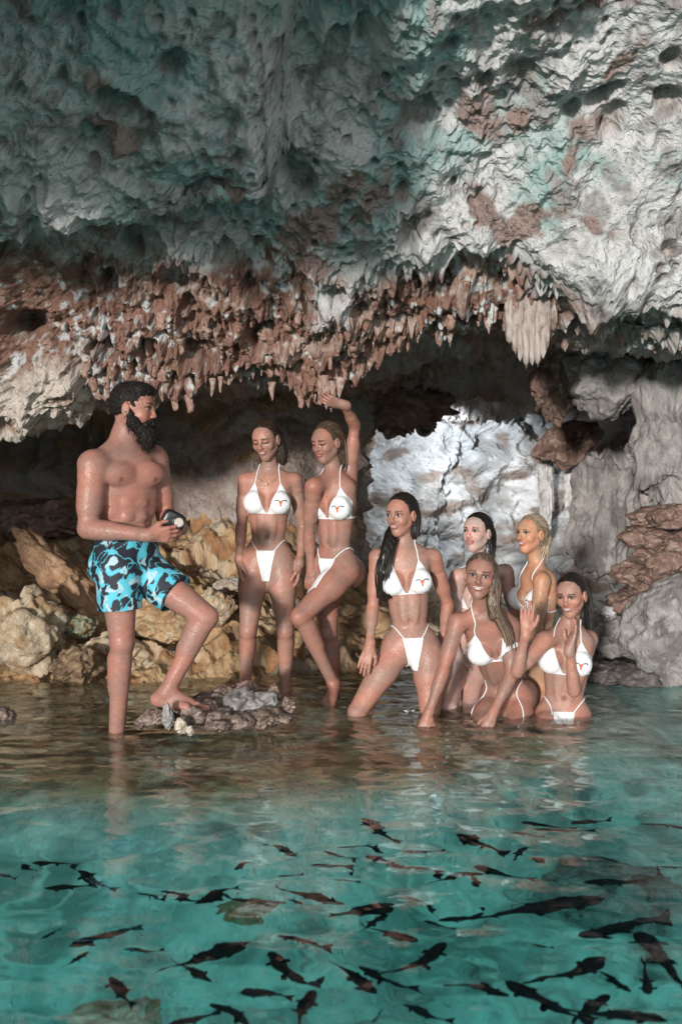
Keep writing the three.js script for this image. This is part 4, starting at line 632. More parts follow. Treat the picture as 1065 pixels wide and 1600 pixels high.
const CAST = [
  { label: 'bearded man in turquoise camouflage swim trunks, one bare foot up on the rock pile', o: {
    man: true, s: 1, skin: [0.38, 0.205, 0.16], hair: BLACK_HAIR, headS: 1.04, chestYaw: 42, pelYaw: 38, headYaw: 80, headPitch: -3, face: { smile: 1, eyes: 0.6, lip: [0.34, 0.10, 0.09] }, fineFeet: true,
    J: { head: [209, 640, 4.86], neck: [196, 703, 4.87], pel: [199, 868, 4.87], shL: [146, 727, 4.72], elL: [137, 826, 4.68], wrL: [232, 836, 4.60], shR: [240, 719, 5.00], elR: [259, 806, 5.03], wrR: [283, 826, 4.82],
      hipL: [184, 886, 4.80], knL: [191, 1004, 4.80], anL: [182, 1158, 4.87], hipR: [215, 884, 4.94], knR: [322, 964, 4.80], anR: [262, 1078, 4.80] },
    handL: { dir: [1, 0.02, -0.25], palm: [0.1, 0.35, -1], curl: 0.45, thumb: 1, thumbCurl: 0.2 }, handR: { dir: [0.0, -0.15, 1], palm: [-1, 0.3, 0], curl: 0.5, thumb: -1, thumbCurl: 0.2 }, footL: [0.75, 0, 0.65], footR: [1, -0.10, 0.2], legFR: [1, 0.2, 0.2], legFL: [0.7, 0, 0.7] } },
  { label: 'woman in white bikini with a pendant, standing straight with lowered eyes', o: {
    skin: TAN, hair: BROWN_HAIR, headS: 1.0, chestYaw: -4, pelYaw: -4, headYaw: -20, headPitch: -16, headRoll: -4, face: { smile: 0.75, eyes: 0.1 }, pendant: true, bracelet: ['L'],
    J: { head: [416, 688, 5.74], neck: [421, 741, 5.8], pel: [418, 868, 5.8], shL: [384, 751, 5.8], elL: [377, 824, 5.85], wrL: [374, 876, 5.76], shR: [460, 751, 5.83], elR: [474, 826, 5.88], wrR: [468, 884, 5.78],
      hipL: [397, 886, 5.8], knL: [388, 985, 5.76], anL: [383, 1076, 5.84], hipR: [439, 886, 5.8], knR: [446, 985, 5.76], anR: [446, 1084, 5.84] },
    handL: { dir: [0.05, -1, 0.06], palm: [1, 0, -0.2], thumb: 1 }, handR: { dir: [-0.12, -1, 0.08], palm: [-1, 0, 0], thumb: -1 }, footL: [-0.2, 0, 1], footR: [0.2, 0, 1],
    locks: [{ pts: [[0.02, 0, -0.08], [0.05, -0.08, -0.055], [0.06, -0.15, -0.05]], r: [0.05, 0.018], n: 12 }, { pts: [[-0.05, -0.03, -0.05], [-0.055, -0.10, -0.03], [-0.05, -0.15, -0.01]], r: [0.016, 0.008], n: 6 }] } },
  { label: 'woman in white bikini with one arm raised to the stalactites and one knee lifted', o: {
    skin: DEEP, hair: [[0.035, 0.022, 0.014], [0.16, 0.105, 0.065]], headS: 1.0, chestYaw: -26, pelYaw: -34, headYaw: -40, headPitch: -10, clothArms: ['R'], face: { smile: 0.4, eyes: 0.15 },
    J: { head: [511, 692, 5.60], neck: [520, 744, 5.62], pel: [523, 880, 5.66], shL: [490, 760, 5.52], elL: [482, 836, 5.62], wrL: [486, 890, 5.66], shR: [545, 750, 5.70], elR: [554, 664, 5.62], wrR: [537, 632, 5.46],
      hipR: [539, 894, 5.60], knR: [469, 963, 5.42], anR: [520, 1066, 5.55], hipL: [509, 895, 5.73], knL: [513, 990, 5.72], anL: [523, 1094, 5.76] },
    handL: { dir: [-0.1, -1, 0.0], palm: [0.5, 0, -1], thumb: 1 }, handR: { dir: [-1, 0.25, 0.15], palm: [0, 0.7, -0.7], thumb: 1, curl: 0.4 }, footL: [-0.3, 0, 1], footR: [-0.3, -0.5, 1], legFR: [-0.7, 0.2, 0.7],
    locks: [{ pts: [[0.0, 0, -0.085], [0.01, -0.09, -0.078], [0.01, -0.18, -0.07]], r: [0.055, 0.022], n: 14 }] } },
  { label: 'woman in white bikini kneeling tall with long black hair over one shoulder, hand on thigh', o: {
    skin: TAN, hair: BLACK_HAIR, headS: 1.0, chestYaw: -5, pelYaw: 4, headYaw: -34, headPitch: -3, face: { smile: 0.7, eyes: 0.9, gaze: -0.8 },
    J: { head: [627, 805, 5.34], neck: [631, 857, 5.36], pel: [642, 1003, 5.37], shL: [590, 871, 5.34], elL: [582, 950, 5.34], wrL: [577, 1010, 5.24], shR: [676, 871, 5.40], elR: [699, 945, 5.50], wrR: [690, 1002, 5.52],
      hipL: [617, 1018, 5.37], knL: [558, 1112, 5.24], anL: [606, 1140, 5.6], hipR: [668, 1020, 5.37], knR: [672, 1128, 5.30], anR: [680, 1140, 5.66] },
    handL: { dir: [-0.30, -0.95, 0.2], palm: [0.2, -0.4, -0.9], thumb: 1, curl: 0.15 }, handR: { dir: [0, -1, 0.1], palm: [-1, 0, 0], thumb: -1 }, legFL: [-0.3, -1, 0.3], legFR: [0, -1, 0.3],
    locks: [{ pts: [[-0.02, -0.01, -0.075], [-0.058, -0.09, -0.035], [-0.085, 0.0, 0.05, 1], [-0.118, -0.11, 0.085, 1], [-0.125, -0.25, 0.05, 1]], r: [0.048, 0.020], n: 26 }, { pts: [[0.03, 0, -0.07], [0.045, -0.07, -0.055], [0.04, -0.12, -0.05]], r: [0.04, 0.02], n: 4 }] } },
  { label: 'pale woman in white bikini with chin raised, behind the smiling long haired woman', o: {
    skin: PALE, hair: BLACK_HAIR, headS: 1.0, chestYaw: -32, pelYaw: -38, headYaw: -36, headPitch: 6, face: { smile: 0.35, eyes: 0.8, gaze: -0.6, lip: [0.46, 0.17, 0.15] }, emblem: false,
    J: { head: [745, 833, 5.72], neck: [752, 887, 5.77], pel: [724, 1024, 5.80], shL: [715, 902, 5.68], elL: [704, 972, 5.76], wrL: [715, 1030, 5.66], shR: [789, 894, 5.88], elR: [804, 962, 5.92], wrR: [790, 1020, 5.86],
      hipL: [705, 1036, 5.70], knL: [700, 1106, 5.42], anL: [740, 1116, 5.8], hipR: [742, 1036, 5.82], knR: [735, 1110, 5.5], anR: [760, 1116, 5.9] },
    legFL: [-0.3, -1, 0.3], legFR: [-0.3, -1, 0.3], handL: { dir: [0.2, -1, 0.2], palm: [0.5, -0.5, -0.7] },
    locks: [{ pts: [[0.02, 0, -0.085], [0.04, -0.09, -0.065], [0.04, -0.18, -0.06]], r: [0.052, 0.022], n: 12 }] } },
  { label: 'smiling woman in white bikini with long streaked hair, both hands in the water', o: {
    skin: DEEP, hair: [[0.04, 0.026, 0.018], [0.34, 0.24, 0.175]], headS: 1.02, chestYaw: -8, pelYaw: -22, pelUp: [-0.25, 0.8, 0.6], headYaw: -12, headPitch: 3, headRoll: 6, face: { smile: 1.4, eyes: 0.8 },
    J: { head: [750, 901, 5.02], neck: [757, 958, 5.10], pel: [790, 1086, 5.36], shL: [714, 972, 5.09], elL: [692, 1048, 5.03], wrL: [668, 1118, 4.99], shR: [798, 980, 5.14], elR: [797, 1058, 5.06], wrR: [768, 1118, 5.0],
      hipL: [768, 1104, 5.34], knL: [748, 1150, 5.06], anL: [780, 1145, 5.45], hipR: [812, 1100, 5.36], knR: [800, 1150, 5.10], anR: [826, 1145, 5.5] },
    handL: { dir: [-0.3, -0.9, 0.35], palm: [0, -0.5, -0.9], thumb: 1 }, handR: { dir: [-0.4, -0.85, 0.35], palm: [0, -0.5, -0.9], thumb: -1 }, legFL: [0, -1, 0.3], legFR: [0, -1, 0.3],
    locks: [{ pts: [[0.045, 0.03, -0.03], [0.076, -0.05, 0.0], [0.08, -0.13, 0.03], [0.085, -0.09, 0.085, 1], [0.075, -0.24, 0.115, 1]], r: [0.034, 0.012], n: 34 }, { pts: [[0.03, 0, -0.08], [0.06, -0.09, -0.05], [0.08, -0.20, -0.05]], r: [0.045, 0.018], n: 16 }] } },
  { label: 'blonde woman in white bikini turned sideways behind the woman with the raised palm', o: {
    skin: [0.50, 0.30, 0.19], hair: [[0.15, 0.10, 0.06], [0.50, 0.40, 0.28]], headS: 0.98, chestYaw: -58, pelYaw: -58, headYaw: -50, headPitch: 4, face: { smile: 0.8, eyes: 0.7, brow: [0.16, 0.10, 0.06] }, emblem: true,
    J: { head: [829, 835, 5.66], neck: [836, 888, 5.70], pel: [838, 1024, 5.74], shR: [846, 908, 5.57], elR: [838, 985, 5.52], wrR: [812, 1040, 5.44], shL: [824, 902, 5.84], elL: [806, 975, 5.88], wrL: [790, 1025, 5.8],
      hipR: [846, 1040, 5.66], knR: [836, 1124, 5.50], anR: [860, 1120, 5.85], hipL: [832, 1040, 5.80], knL: [815, 1124, 5.66], anL: [840, 1120, 6.0] },
    legFL: [-0.3, -1, 0.3], legFR: [-0.3, -1, 0.3], handR: { dir: [-0.4, -0.9, 0.2], palm: [0, 0, -1] },
    locks: [{ pts: [[0, 0, -0.09], [0.005, -0.07, -0.088], [0.0, -0.14, -0.08]], r: [0.054, 0.026], n: 22 }] } },
  { label: 'woman in white bikini raising an open palm, at the right end of the group', o: {
    skin: TAN, hair: BLACK_HAIR, headS: 0.98, chestYaw: -18, pelYaw: -10, headYaw: -32, headPitch: -7, headRoll: -3, face: { smile: 1, eyes: 0.45 },
    J: { head: [892, 931, 5.18], neck: [887, 984, 5.22], pel: [879, 1116, 5.25], shL: [850, 1001, 5.14], elL: [807, 1050, 5.03], wrL: [821, 988, 4.97], shR: [919, 999, 5.28], elR: [896, 1080, 5.10], wrR: [889, 1014, 5.04],
      hipL: [858, 1130, 5.24], knL: [850, 1156, 5.02], anL: [866, 1150, 5.5], hipR: [900, 1130, 5.27], knR: [904, 1156, 5.04], anR: [902, 1150, 5.5] },
    handL: { dir: [0.05, 1, 0.0], palm: [0.15, 0, 1], thumb: 1, curl: 0.04, spread: 0.10, thumbCurl: 0 }, handR: { dir: [0.30, 1, -0.2], palm: [-1, 0.2, 0.1], thumb: -1, curl: 0.10 }, legFL: [0, -1, 0.3], legFR: [0, -1, 0.3], bracelet: ['L'],
    locks: [{ pts: [[0.01, 0, -0.09], [0.02, -0.09, -0.085], [0.02, -0.20, -0.08]], r: [0.053, 0.022], n: 18 }] } },
];
CAST.forEach(({ label, o }, i) => {
  const p = at(...o.J.pel), f = o.J.anL ? -0.15 : 0; o.base = V(p.x, -0.15, p.z); o.seed = i + 11; { const r = rng(i * 7 + 3); o.fv = [r() * 2 - 1, r() * 1.6 - 0.9, r() * 2 - 0.8, r() * 2 - 1]; if (o.face) o.face.browUp = r() * 2 - 1; }
  const g = makePerson(o); put(g, 'person', label, 'person', 'people in the cave pool'); delete g.fieldPrims; delete g.frames;
});
// ---------------------------------------------------------------- rocks
const ICO = mergeVertices((() => { const g = new THREE.IcosahedronGeometry(1, 22); g.deleteAttribute('uv'); g.deleteAttribute('normal'); return g; })(), 1e-5), ICO_LOW = mergeVertices((() => { const g = new THREE.IcosahedronGeometry(1, 11); g.deleteAttribute('uv'); g.deleteAttribute('normal'); return g; })(), 1e-5);
const PALETTE = {
  pale: [[0.58, 0.50, 0.40], [0.42, 0.30, 0.19], [0.66, 0.62, 0.54]], ochre: [[0.50, 0.33, 0.17], [0.36, 0.20, 0.10], [0.60, 0.48, 0.33]], orange: [[0.46, 0.27, 0.15], [0.38, 0.21, 0.12], [0.50, 0.33, 0.21]], brown: [[0.26, 0.17, 0.10], [0.13, 0.08, 0.05], [0.36, 0.25, 0.15]],
  grey: [[0.33, 0.31, 0.295], [0.20, 0.18, 0.17], [0.42, 0.39, 0.37]], dark: [[0.11, 0.095, 0.09], [0.055, 0.048, 0.045], [0.20, 0.17, 0.155]], rust: [[0.25, 0.15, 0.115], [0.13, 0.08, 0.06], [0.36, 0.26, 0.21]], wet: [[0.20, 0.14, 0.11], [0.09, 0.065, 0.052], [0.36, 0.27, 0.23]], white: [[0.72, 0.71, 0.70], [0.50, 0.48, 0.46], [0.8, 0.79, 0.78]], tan: [[0.54, 0.42, 0.28], [0.40, 0.26, 0.14], [0.60, 0.52, 0.40]], moss: [[0.22, 0.25, 0.16], [0.30, 0.19, 0.09], [0.38, 0.37, 0.25]]
};
function rockGeo(seed, sc, pal, o = {}) {
  const src = o.low ? ICO_LOW : ICO, g = src.clone(), pos = g.attributes.position, col = new Float32Array(pos.count * 3), uv = new Float32Array(pos.count * 2), [c0, c1, c2] = PALETTE[pal], m = Math.max(...sc), gm = Math.cbrt(sc[0] * sc[1] * sc[2]), amp = o.amp ?? 0.34, fl = o.flute || 0;
  for (let i = 0; i < pos.count; i++) {
    let x = pos.getX(i), y = pos.getY(i), z = pos.getZ(i); const X = x * sc[0] / gm + seed * 3.7, Y = y * sc[1] / gm + seed * 1.3, Z = z * sc[2] / gm - seed * 2.1;
    let h = 1 + amp * fbm(X * 1.1, Y * 1.1, Z * 1.1, 3) + amp * 0.7 * (ridged(X * 1.3, Y * 1.3, Z * 1.3, 3) - 0.5) + amp * 0.22 * (0.45 - cells(X * 3.2, Y * 3.2, Z * 3.2)) + amp * 0.10 * fbm(X * 9, Y * 9, Z * 9, 2);
    if (fl) h += fl * (Math.abs(noise(X * 5, Y * 0.6, Z * 5)) - 0.25);
    if (o.facet) { const k = o.facet; for (let q = 0; q < 6; q++) { const a = PERM[(seed * 13 + q) & 255] / 255 * 6.28, b = PERM[(seed * 29 + q * 7) & 255] / 255 * 2 - 1, nx = Math.cos(a) * Math.sqrt(1 - b * b), ny = b, nz = Math.sin(a) * Math.sqrt(1 - b * b), d = (x * nx + y * ny + z * nz) * h; if (d > 0.78) h *= lerp(1, 0.78 / d, k); } }
    pos.setXYZ(i, x * h * sc[0], y * h * sc[1], z * h * sc[2]);
    const s = 0.5 / m * 0.35, n = fbm(X * 1.7, Y * 1.7, Z * 1.7, 3), n2 = fbm(X * 5.5, Y * 5.5, Z * 5.5, 3); let c = mix3(c0, c1, sstep(-0.1, 0.4, n + 0.4 * n2)); c = mix3(c, c2, sstep(0.1, 0.45, n2 - 0.3 * n)); col.set(c, i * 3);
    uv.set([(x * sc[0] + z * sc[2] * 0.6) * 2.4, (y * sc[1] + z * sc[2] * 0.5) * 2.4], i * 2);
  }
  g.setAttribute('color', new THREE.BufferAttribute(col, 3)); g.setAttribute('uv', new THREE.BufferAttribute(uv, 2)); g.computeVertexNormals(); return g;
}
const dryRock = rockMat(0.85, 0.010), wetRock = rockMat(0.42, 0.008);
let rockSeed = 1;
function rock(name, label, category, px, py, d, sc, pal, o = {}) {
  const m = new THREE.Mesh(rockGeo(++rockSeed, sc, pal, o), o.wet ? wetRock : dryRock); m.position.copy(at(px, py, d)); if (o.rot) m.rotation.set(...o.rot);
  return put(m, name, label, category, o.group);
}
rock('boulder', 'large pale pitted boulder at the left edge of the shore', 'boulder', 40, 985, 6.35, [0.30, 0.26, 0.26], 'tan', { amp: 0.45, facet: 0.4 });
rock('boulder', 'dark brown undercut rock at the waterline left of the standing man', 'boulder', 118, 1040, 6.15, [0.15, 0.12, 0.14], 'brown', { amp: 0.4 });
rock('boulder', 'small mossy pale rock resting on the shore behind the swim trunks', 'boulder', 125, 978, 6.5, [0.11, 0.075, 0.10], 'moss');
rock('boulder', 'broad tan boulder behind the man\'s straight leg', 'boulder', 190, 1030, 6.45, [0.22, 0.15, 0.17], 'tan', { amp: 0.42, facet: 0.5 });
rock('boulder', 'long smooth orange flowstone ridge slanting down the left shore', 'flowstone', 95, 900, 6.9, [0.42, 0.12, 0.16], 'orange', { rot: [0, 0.2, -0.82], amp: 0.34 });
rock('boulder', 'tan rock seen between the man\'s legs', 'boulder', 255, 975, 6.7, [0.22, 0.15, 0.17], 'ochre', { amp: 0.4, facet: 0.5 });
rock('boulder', 'crusted block of rock behind the man\'s raised knee', 'boulder', 338, 950, 6.7, [0.13, 0.14, 0.13], 'tan', { amp: 0.4, facet: 0.7 });
rock('boulder', 'rounded cream slab lying beside the first standing woman\'s hand', 'boulder', 362, 915, 7.0, [0.13, 0.06, 0.12], 'pale', { amp: 0.25 });
rock('boulder', 'low ochre rock behind the standing women\'s calves', 'boulder', 415, 1000, 6.9, [0.30, 0.13, 0.17], 'ochre', { amp: 0.4 });
rock('boulder', 'flat brown slab in the shade high on the left shore', 'boulder', 60, 812, 7.9, [0.42, 0.14, 0.25], 'rust', { amp: 0.4 });
rock('boulder', 'weathered ochre rock rising behind the kneeling black haired woman', 'boulder', 555, 985, 7.3, [0.28, 0.2, 0.2], 'ochre', { amp: 0.4 });
rock('boulder', 'small dark wet stone in the shallows at the left edge', 'stone', 5, 1118, 5.15, [0.06, 0.045, 0.05], 'wet', { wet: 1, low: 1 });
rock('boulder', 'big smooth grey boulder at the right edge of the pool', 'boulder', 1045, 990, 6.1, [0.28, 0.34, 0.25], 'grey', { amp: 0.28, facet: 0.5 });
rock('boulder', 'low grey ledge left of the big right boulder', 'boulder', 950, 1000, 6.7, [0.24, 0.15, 0.2], 'grey', { amp: 0.42 });
rock('boulder', 'dark ledge at the waterline under the right boulder', 'boulder', 985, 1055, 6.2, [0.30, 0.09, 0.2], 'dark', { amp: 0.4 });
rock('boulder', 'small white rock on the ledge at the right', 'stone', 950, 955, 6.6, [0.055, 0.05, 0.05], 'white', { low: 1 });
for (const [px, py, w, h, t, l] of [[1035, 808, 0.22, 0.085, 0.1, 'topmost rusty slab of the layered rock stack on the right'], [1012, 842, 0.20, 0.09, -0.16, 'second slab from the top of the rusty rock stack on the right'], [1034, 876, 0.26, 0.10, 0.12, 'thick middle slab of the rusty rock stack on the right'], [1000, 902, 0.20, 0.08, -0.12, 'jutting lower slab of the rusty rock stack on the right'], [990, 938, 0.18, 0.085, 0.16, 'lowest slab of the rusty rock stack on the right']])
  rock('rock_slab', l, 'rock', px, py, 6.35, [w, h, 0.2], 'rust', { amp: 0.4, rot: [0, t * 3, t], facet: 0.5, group: 'layered slabs by the right wall' });
rock('boulder', 'dark jagged rock jutting from the rear chamber wall above the white drapery', 'boulder', 885, 692, 9.1, [0.33, 0.17, 0.25], 'rust', { amp: 0.5, rot: [0, 0, 0.2], facet: 0.6 });
rock('hanging_rock', 'smooth grey rock mass hanging from the roof at the right', 'rock', 945, 592, 6.95, [0.27, 0.26, 0.25], 'grey', { amp: 0.3, flute: 0.12 });
rock('hanging_rock', 'rust brown rock curtain hanging between the pale drapery and the grey hanging mass', 'rock', 868, 590, 7.2, [0.17, 0.27, 0.18], 'rust', { amp: 0.35, flute: 0.3 });
rock('hanging_rock', 'dark ragged rock hanging in front of the bright lamp glow', 'rock', 612, 636, 8.8, [0.42, 0.24, 0.16], 'rust', { amp: 0.55, flute: 0.5 });
rock('flowstone_column', 'white flowstone column on the rear wall left of the blonde woman\'s head', 'flowstone', 852, 760, 9.6, [0.075, 0.50, 0.10], 'white', { amp: 0.2, flute: 0.35 });
rock('flowstone_column', 'short white flowstone drape under the dark jutting rock', 'flowstone', 903, 765, 9.3, [0.13, 0.33, 0.11], 'white', { amp: 0.3, flute: 0.35 });
rock('flowstone_column', 'broad grey flowstone bulge on the rear wall at the right', 'flowstone', 948, 800, 9.0, [0.34, 0.62, 0.22], 'grey', { amp: 0.3, flute: 0.22 });
rock('hanging_rock', 'grey streaked pillar of rock at the right wall above the slab stack', 'rock', 1035, 690, 6.75, [0.22, 0.50, 0.2], 'grey', { amp: 0.35, flute: 0.2 });
// the small pile of rocks in the shallows
const PILE = [[240, 1122, 4.78, 0.075, 0.05], [262, 1122, 4.66, 0.030, 0.055, 'grey', 'upright pale cobble at the front of the rock pile under the heel'], [283, 1134, 4.62, 0.028, 0.038, 'pale', 'pointed cream pebble at the front of the rock pile'], [297, 1142, 4.62, 0.020, 0.024, 'pale', 'smallest cream pebble at the foot of the rock pile'], [300, 1120, 4.76, 0.070, 0.045], [335, 1122, 4.8, 0.08, 0.05], [330, 1098, 5.0, 0.09, 0.055], [352, 1088, 5.08, 0.08, 0.06], [375, 1098, 4.96, 0.10, 0.075, 'grey', 'broad grey rock in the middle of the rock pile'], [404, 1104, 4.98, 0.09, 0.075, 'grey', 'rough grey rock right of the middle of the rock pile'], [428, 1084, 5.03, 0.036, 0.052, 'rust', 'upright brown stone at the right end of the rock pile'], [449, 1104, 4.95, 0.042, 0.048, 'wet', 'squat brown stone at the far right of the rock pile'], [412, 1122, 4.86, 0.10, 0.05], [372, 1126, 4.8, 0.08, 0.045], [340, 1134, 4.7, 0.06, 0.03], [268, 1112, 4.9, 0.075, 0.045], [298, 1104, 4.95, 0.075, 0.05], [383, 1078, 5.12, 0.07, 0.05, 'rust', 'reddish rock at the back of the rock pile'], [318, 1110, 4.86, 0.08, 0.05], [225, 1130, 4.8, 0.05, 0.03], [440, 1122, 4.86, 0.06, 0.025]];
const PILE_WORDS = ['dark wet stone at the left end of the rock pile, behind the upright cobble', 'dark wet stone under the man\'s raised foot, front of the pile', 'dark wet stone in front of the man\'s toes', 'dark wet stone behind the man\'s toes', 'dark stone at the back of the rock pile, beside the reddish rock', 'low wet stone at the front right of the rock pile', 'low wet stone at the front middle of the rock pile', 'flat wet stone lapped by water at the front of the rock pile', 'dark wet stone under the man\'s raised heel', 'dark wet stone behind the man\'s raised foot', 'dark wet stone under the ball of the man\'s raised foot', 'smallest dark stone at the left tip of the rock pile', 'flat dark stone awash at the right tip of the rock pile'];
let pileAt = 0;
for (const [px, py, d, r, h, pal, l] of PILE) rock('stone', l || PILE_WORDS[pileAt++], 'stone', px, py, d, [r, h, r * 0.85], pal || 'wet', { wet: 1, low: 1, amp: 0.42, facet: 0.6, group: 'stones of the small pile in the shallows' });
// ---------------------------------------------------------------- the lamp at the back
{
  const g = new THREE.Group(), p = at(664, 668, 9.25); g.position.copy(p); g.rotation.y = 0.1;
  const black = new THREE.MeshStandardMaterial({ color: new THREE.Color(0.02, 0.02, 0.02), roughness: 0.6 }), glow = new THREE.MeshStandardMaterial({ color: 0xffffff, emissive: new THREE.Color(1, 0.98, 0.95), emissiveIntensity: 3 });
  part('housing', new THREE.CylinderGeometry(0.085, 0.06, 0.10, 24).rotateX(-Math.PI / 2), black, g); part('lamp_face', new THREE.CylinderGeometry(0.075, 0.075, 0.008, 24).rotateX(Math.PI / 2).translate(0, 0, -0.056), glow, g);
  const br = new THREE.TorusGeometry(0.10, 0.008, 8, 24, Math.PI); part('bracket', br, black, g); part('stem', new THREE.CylinderGeometry(0.010, 0.010, 0.16, 10).translate(0, 0.18, 0), black, g);
  put(g, 'flood_lamp', 'small black floodlight hung behind the ragged rock, shining on the rear wall', 'lamp');
  const L = new THREE.SpotLight(new THREE.Color(0.88, 0.95, 1), LAMP_CD, 0, 1.35, 0.8, 2); L.position.copy(p).add(V(0, 0, -0.16)); L.target.position.copy(p).add(V(0.15, -0.1, -2)); scene.add(L.target); L.castShadow = true; L.shadow.radius = 4; scene.add(L);
}
// ---------------------------------------------------------------- the gadget in the man's hands
{
  const g = new THREE.Group(), p = at(271, 813, 4.66); g.position.copy(p); g.rotation.set(0.1, 0.3, -0.5);
  const rubber = new THREE.MeshPhysicalMaterial({ color: new THREE.Color(0.012, 0.012, 0.013), roughness: 0.35, clearcoat: 0.4 }), win = new THREE.MeshPhysicalMaterial({ color: new THREE.Color(0.55, 0.45, 0.40), roughness: 0.12 });
  const body = new THREE.SphereGeometry(1, 32, 20); { const q = body.attributes.position; for (let i = 0; i < q.count; i++) { const v = V(q.getX(i), q.getY(i), q.getZ(i)), k = Math.pow(Math.abs(v.x) ** 4 + Math.abs(v.y) ** 4 + Math.abs(v.z) ** 4, -0.25); v.multiplyScalar(k); q.setXYZ(i, v.x * 0.056, v.y * 0.042, v.z * 0.032); } body.computeVertexNormals(); }
  part('housing', body, rubber, g); part('rim', new THREE.TorusGeometry(0.026, 0.006, 10, 32).translate(0.02, 0.004, 0.032), rubber, g); part('window', new THREE.CylinderGeometry(0.021, 0.021, 0.006, 24).rotateX(Math.PI / 2).translate(0.02, 0.004, 0.033), win, g);
  const st = new THREE.CatmullRomCurve3([V(-0.03, -0.03, 0.01), V(-0.035, -0.08, 0.03), V(-0.06, -0.12, 0.03), V(-0.075, -0.09, 0.01), V(-0.04, -0.035, 0.0)]); part('strap', new THREE.TubeGeometry(st, 40, 0.007, 8, false).scale(1, 1, 1), rubber, g);
  put(g, 'gadget', 'black hand-held gadget with a pale window and dangling strap in the man\'s hands', 'gadget');
}
{ const pts = [0, 0.2, 0.5, 0.8, 1].map((t) => at(141 + 3 * Math.sin(t * 3), lerp(612, 690, t), 6.3)); const m = new THREE.Mesh(new THREE.TubeGeometry(new THREE.CatmullRomCurve3(pts), 24, 0.004, 6), new THREE.MeshStandardMaterial({ color: new THREE.Color(0.03, 0.022, 0.018), roughness: 0.8 })); put(m, 'hanging_root', 'thin dark root hanging from the roof behind the bearded man', 'root'); }
// ---------------------------------------------------------------- fish
const fishMat = new THREE.MeshPhysicalMaterial({ color: new THREE.Color(0.008, 0.010, 0.012), roughness: 0.8, specularIntensity: 0.25 });
function fishKind(bend, fat) { // length 1, head towards +x, back up; bend turns the body sideways
  const g = new THREE.Group(), N = 18, M = 12, spine = (t) => { const a = bend * (t - 0.3) * Math.abs(t - 0.3) * 2.2; return [0.42 - t * 0.82 * Math.cos(a * 0.5), a * 0.30]; };
  const prof = knots([[0, 0.012], [0.05, 0.055], [0.15, 0.088], [0.32, 0.100], [0.55, 0.080], [0.78, 0.042], [0.93, 0.020], [1, 0.016]]), high = knots([[0, 0.012], [0.06, 0.055], [0.2, 0.098], [0.36, 0.112], [0.6, 0.085], [0.85, 0.040], [1, 0.034]]);
  part('body', sheet(M + 1, N, (i, j, o) => { const t = j / (N - 1), a = (i % M) / M * Math.PI * 2, [x, z] = spine(t), k = (j === 0 || j === N - 1) ? 0.25 : 1; o[0] = x; o[1] = Math.sin(a) * high(t) * k * fat; o[2] = z + Math.cos(a) * prof(t) * k * fat; o[3] = i; o[4] = t; o[5] = o[6] = o[7] = 1; }), fishMat, g);
  const fin = (pts, th, place) => { const e = new THREE.ExtrudeGeometry(new THREE.Shape(pts.map(([x, y]) => new THREE.Vector2(x, y))), { depth: th, bevelEnabled: true, bevelSize: 0.003, bevelThickness: 0.003, bevelSegments: 1 }); e.translate(0, 0, -th / 2); place(e); return e; };
  const [tx, tz] = spine(1), [ux, uz] = spine(0.9), ta = Math.atan2(tz - uz, -(tx - ux));
  part('tail_fin', fin([[0.02, 0.026], [-0.15, 0.10], [-0.115, 0.02], [-0.115, -0.02], [-0.15, -0.09], [0.02, -0.026]], 0.010, (e) => { e.rotateX(0.55); e.rotateY(ta); e.translate(tx, 0, tz); }), fishMat, g);
  const [dx, dz] = spine(0.45); part('dorsal_fin', fin([[0.10, 0.05], [0.03, 0.115], [-0.12, 0.08], [-0.14, 0.04]], 0.008, (e) => e.translate(dx, 0.02, dz)), fishMat, g);
  for (const k of [-1, 1]) { const [px, pz] = spine(0.24); part('pectoral_fin', fin([[0.02, 0], [-0.03, 0.08], [-0.08, 0.09], [-0.06, 0.02]], 0.008, (e) => { e.rotateX(k * Math.PI / 2 * 0.85); e.translate(px, -0.04 * fat, pz + 0.05 * k); }), fishMat, g); const [qx, qz] = spine(0.58); part('pelvic_fin', fin([[0.02, 0], [-0.03, 0.07], [-0.07, 0.08], [-0.06, 0.01]], 0.008, (e) => { e.rotateX(k * Math.PI / 2 * 0.8); e.translate(qx, -0.05 * fat, qz + 0.03 * k); }), fishMat, g); }
  return g;
}
const KINDS = []; for (const b of [-0.75, -0.32, 0, 0.32, 0.75]) KINDS.push(fishKind(b, 0.80));
function under(px, py, depth) { // where the line of sight meets that depth below the still surface, bent by the water
  const v = at(px, py, 1).sub(V(0, CAM_H, 0)).normalize(), t = -CAM_H / v.y, p = V(0, CAM_H, 0).addScaledVector(v, t), n = 1 / 1.33, c = -v.y, k = Math.sqrt(1 - n * n * (1 - c * c)), w = v.clone().multiplyScalar(n); w.y += n * c - k;
  return p.addScaledVector(w, depth / -w.y);
}
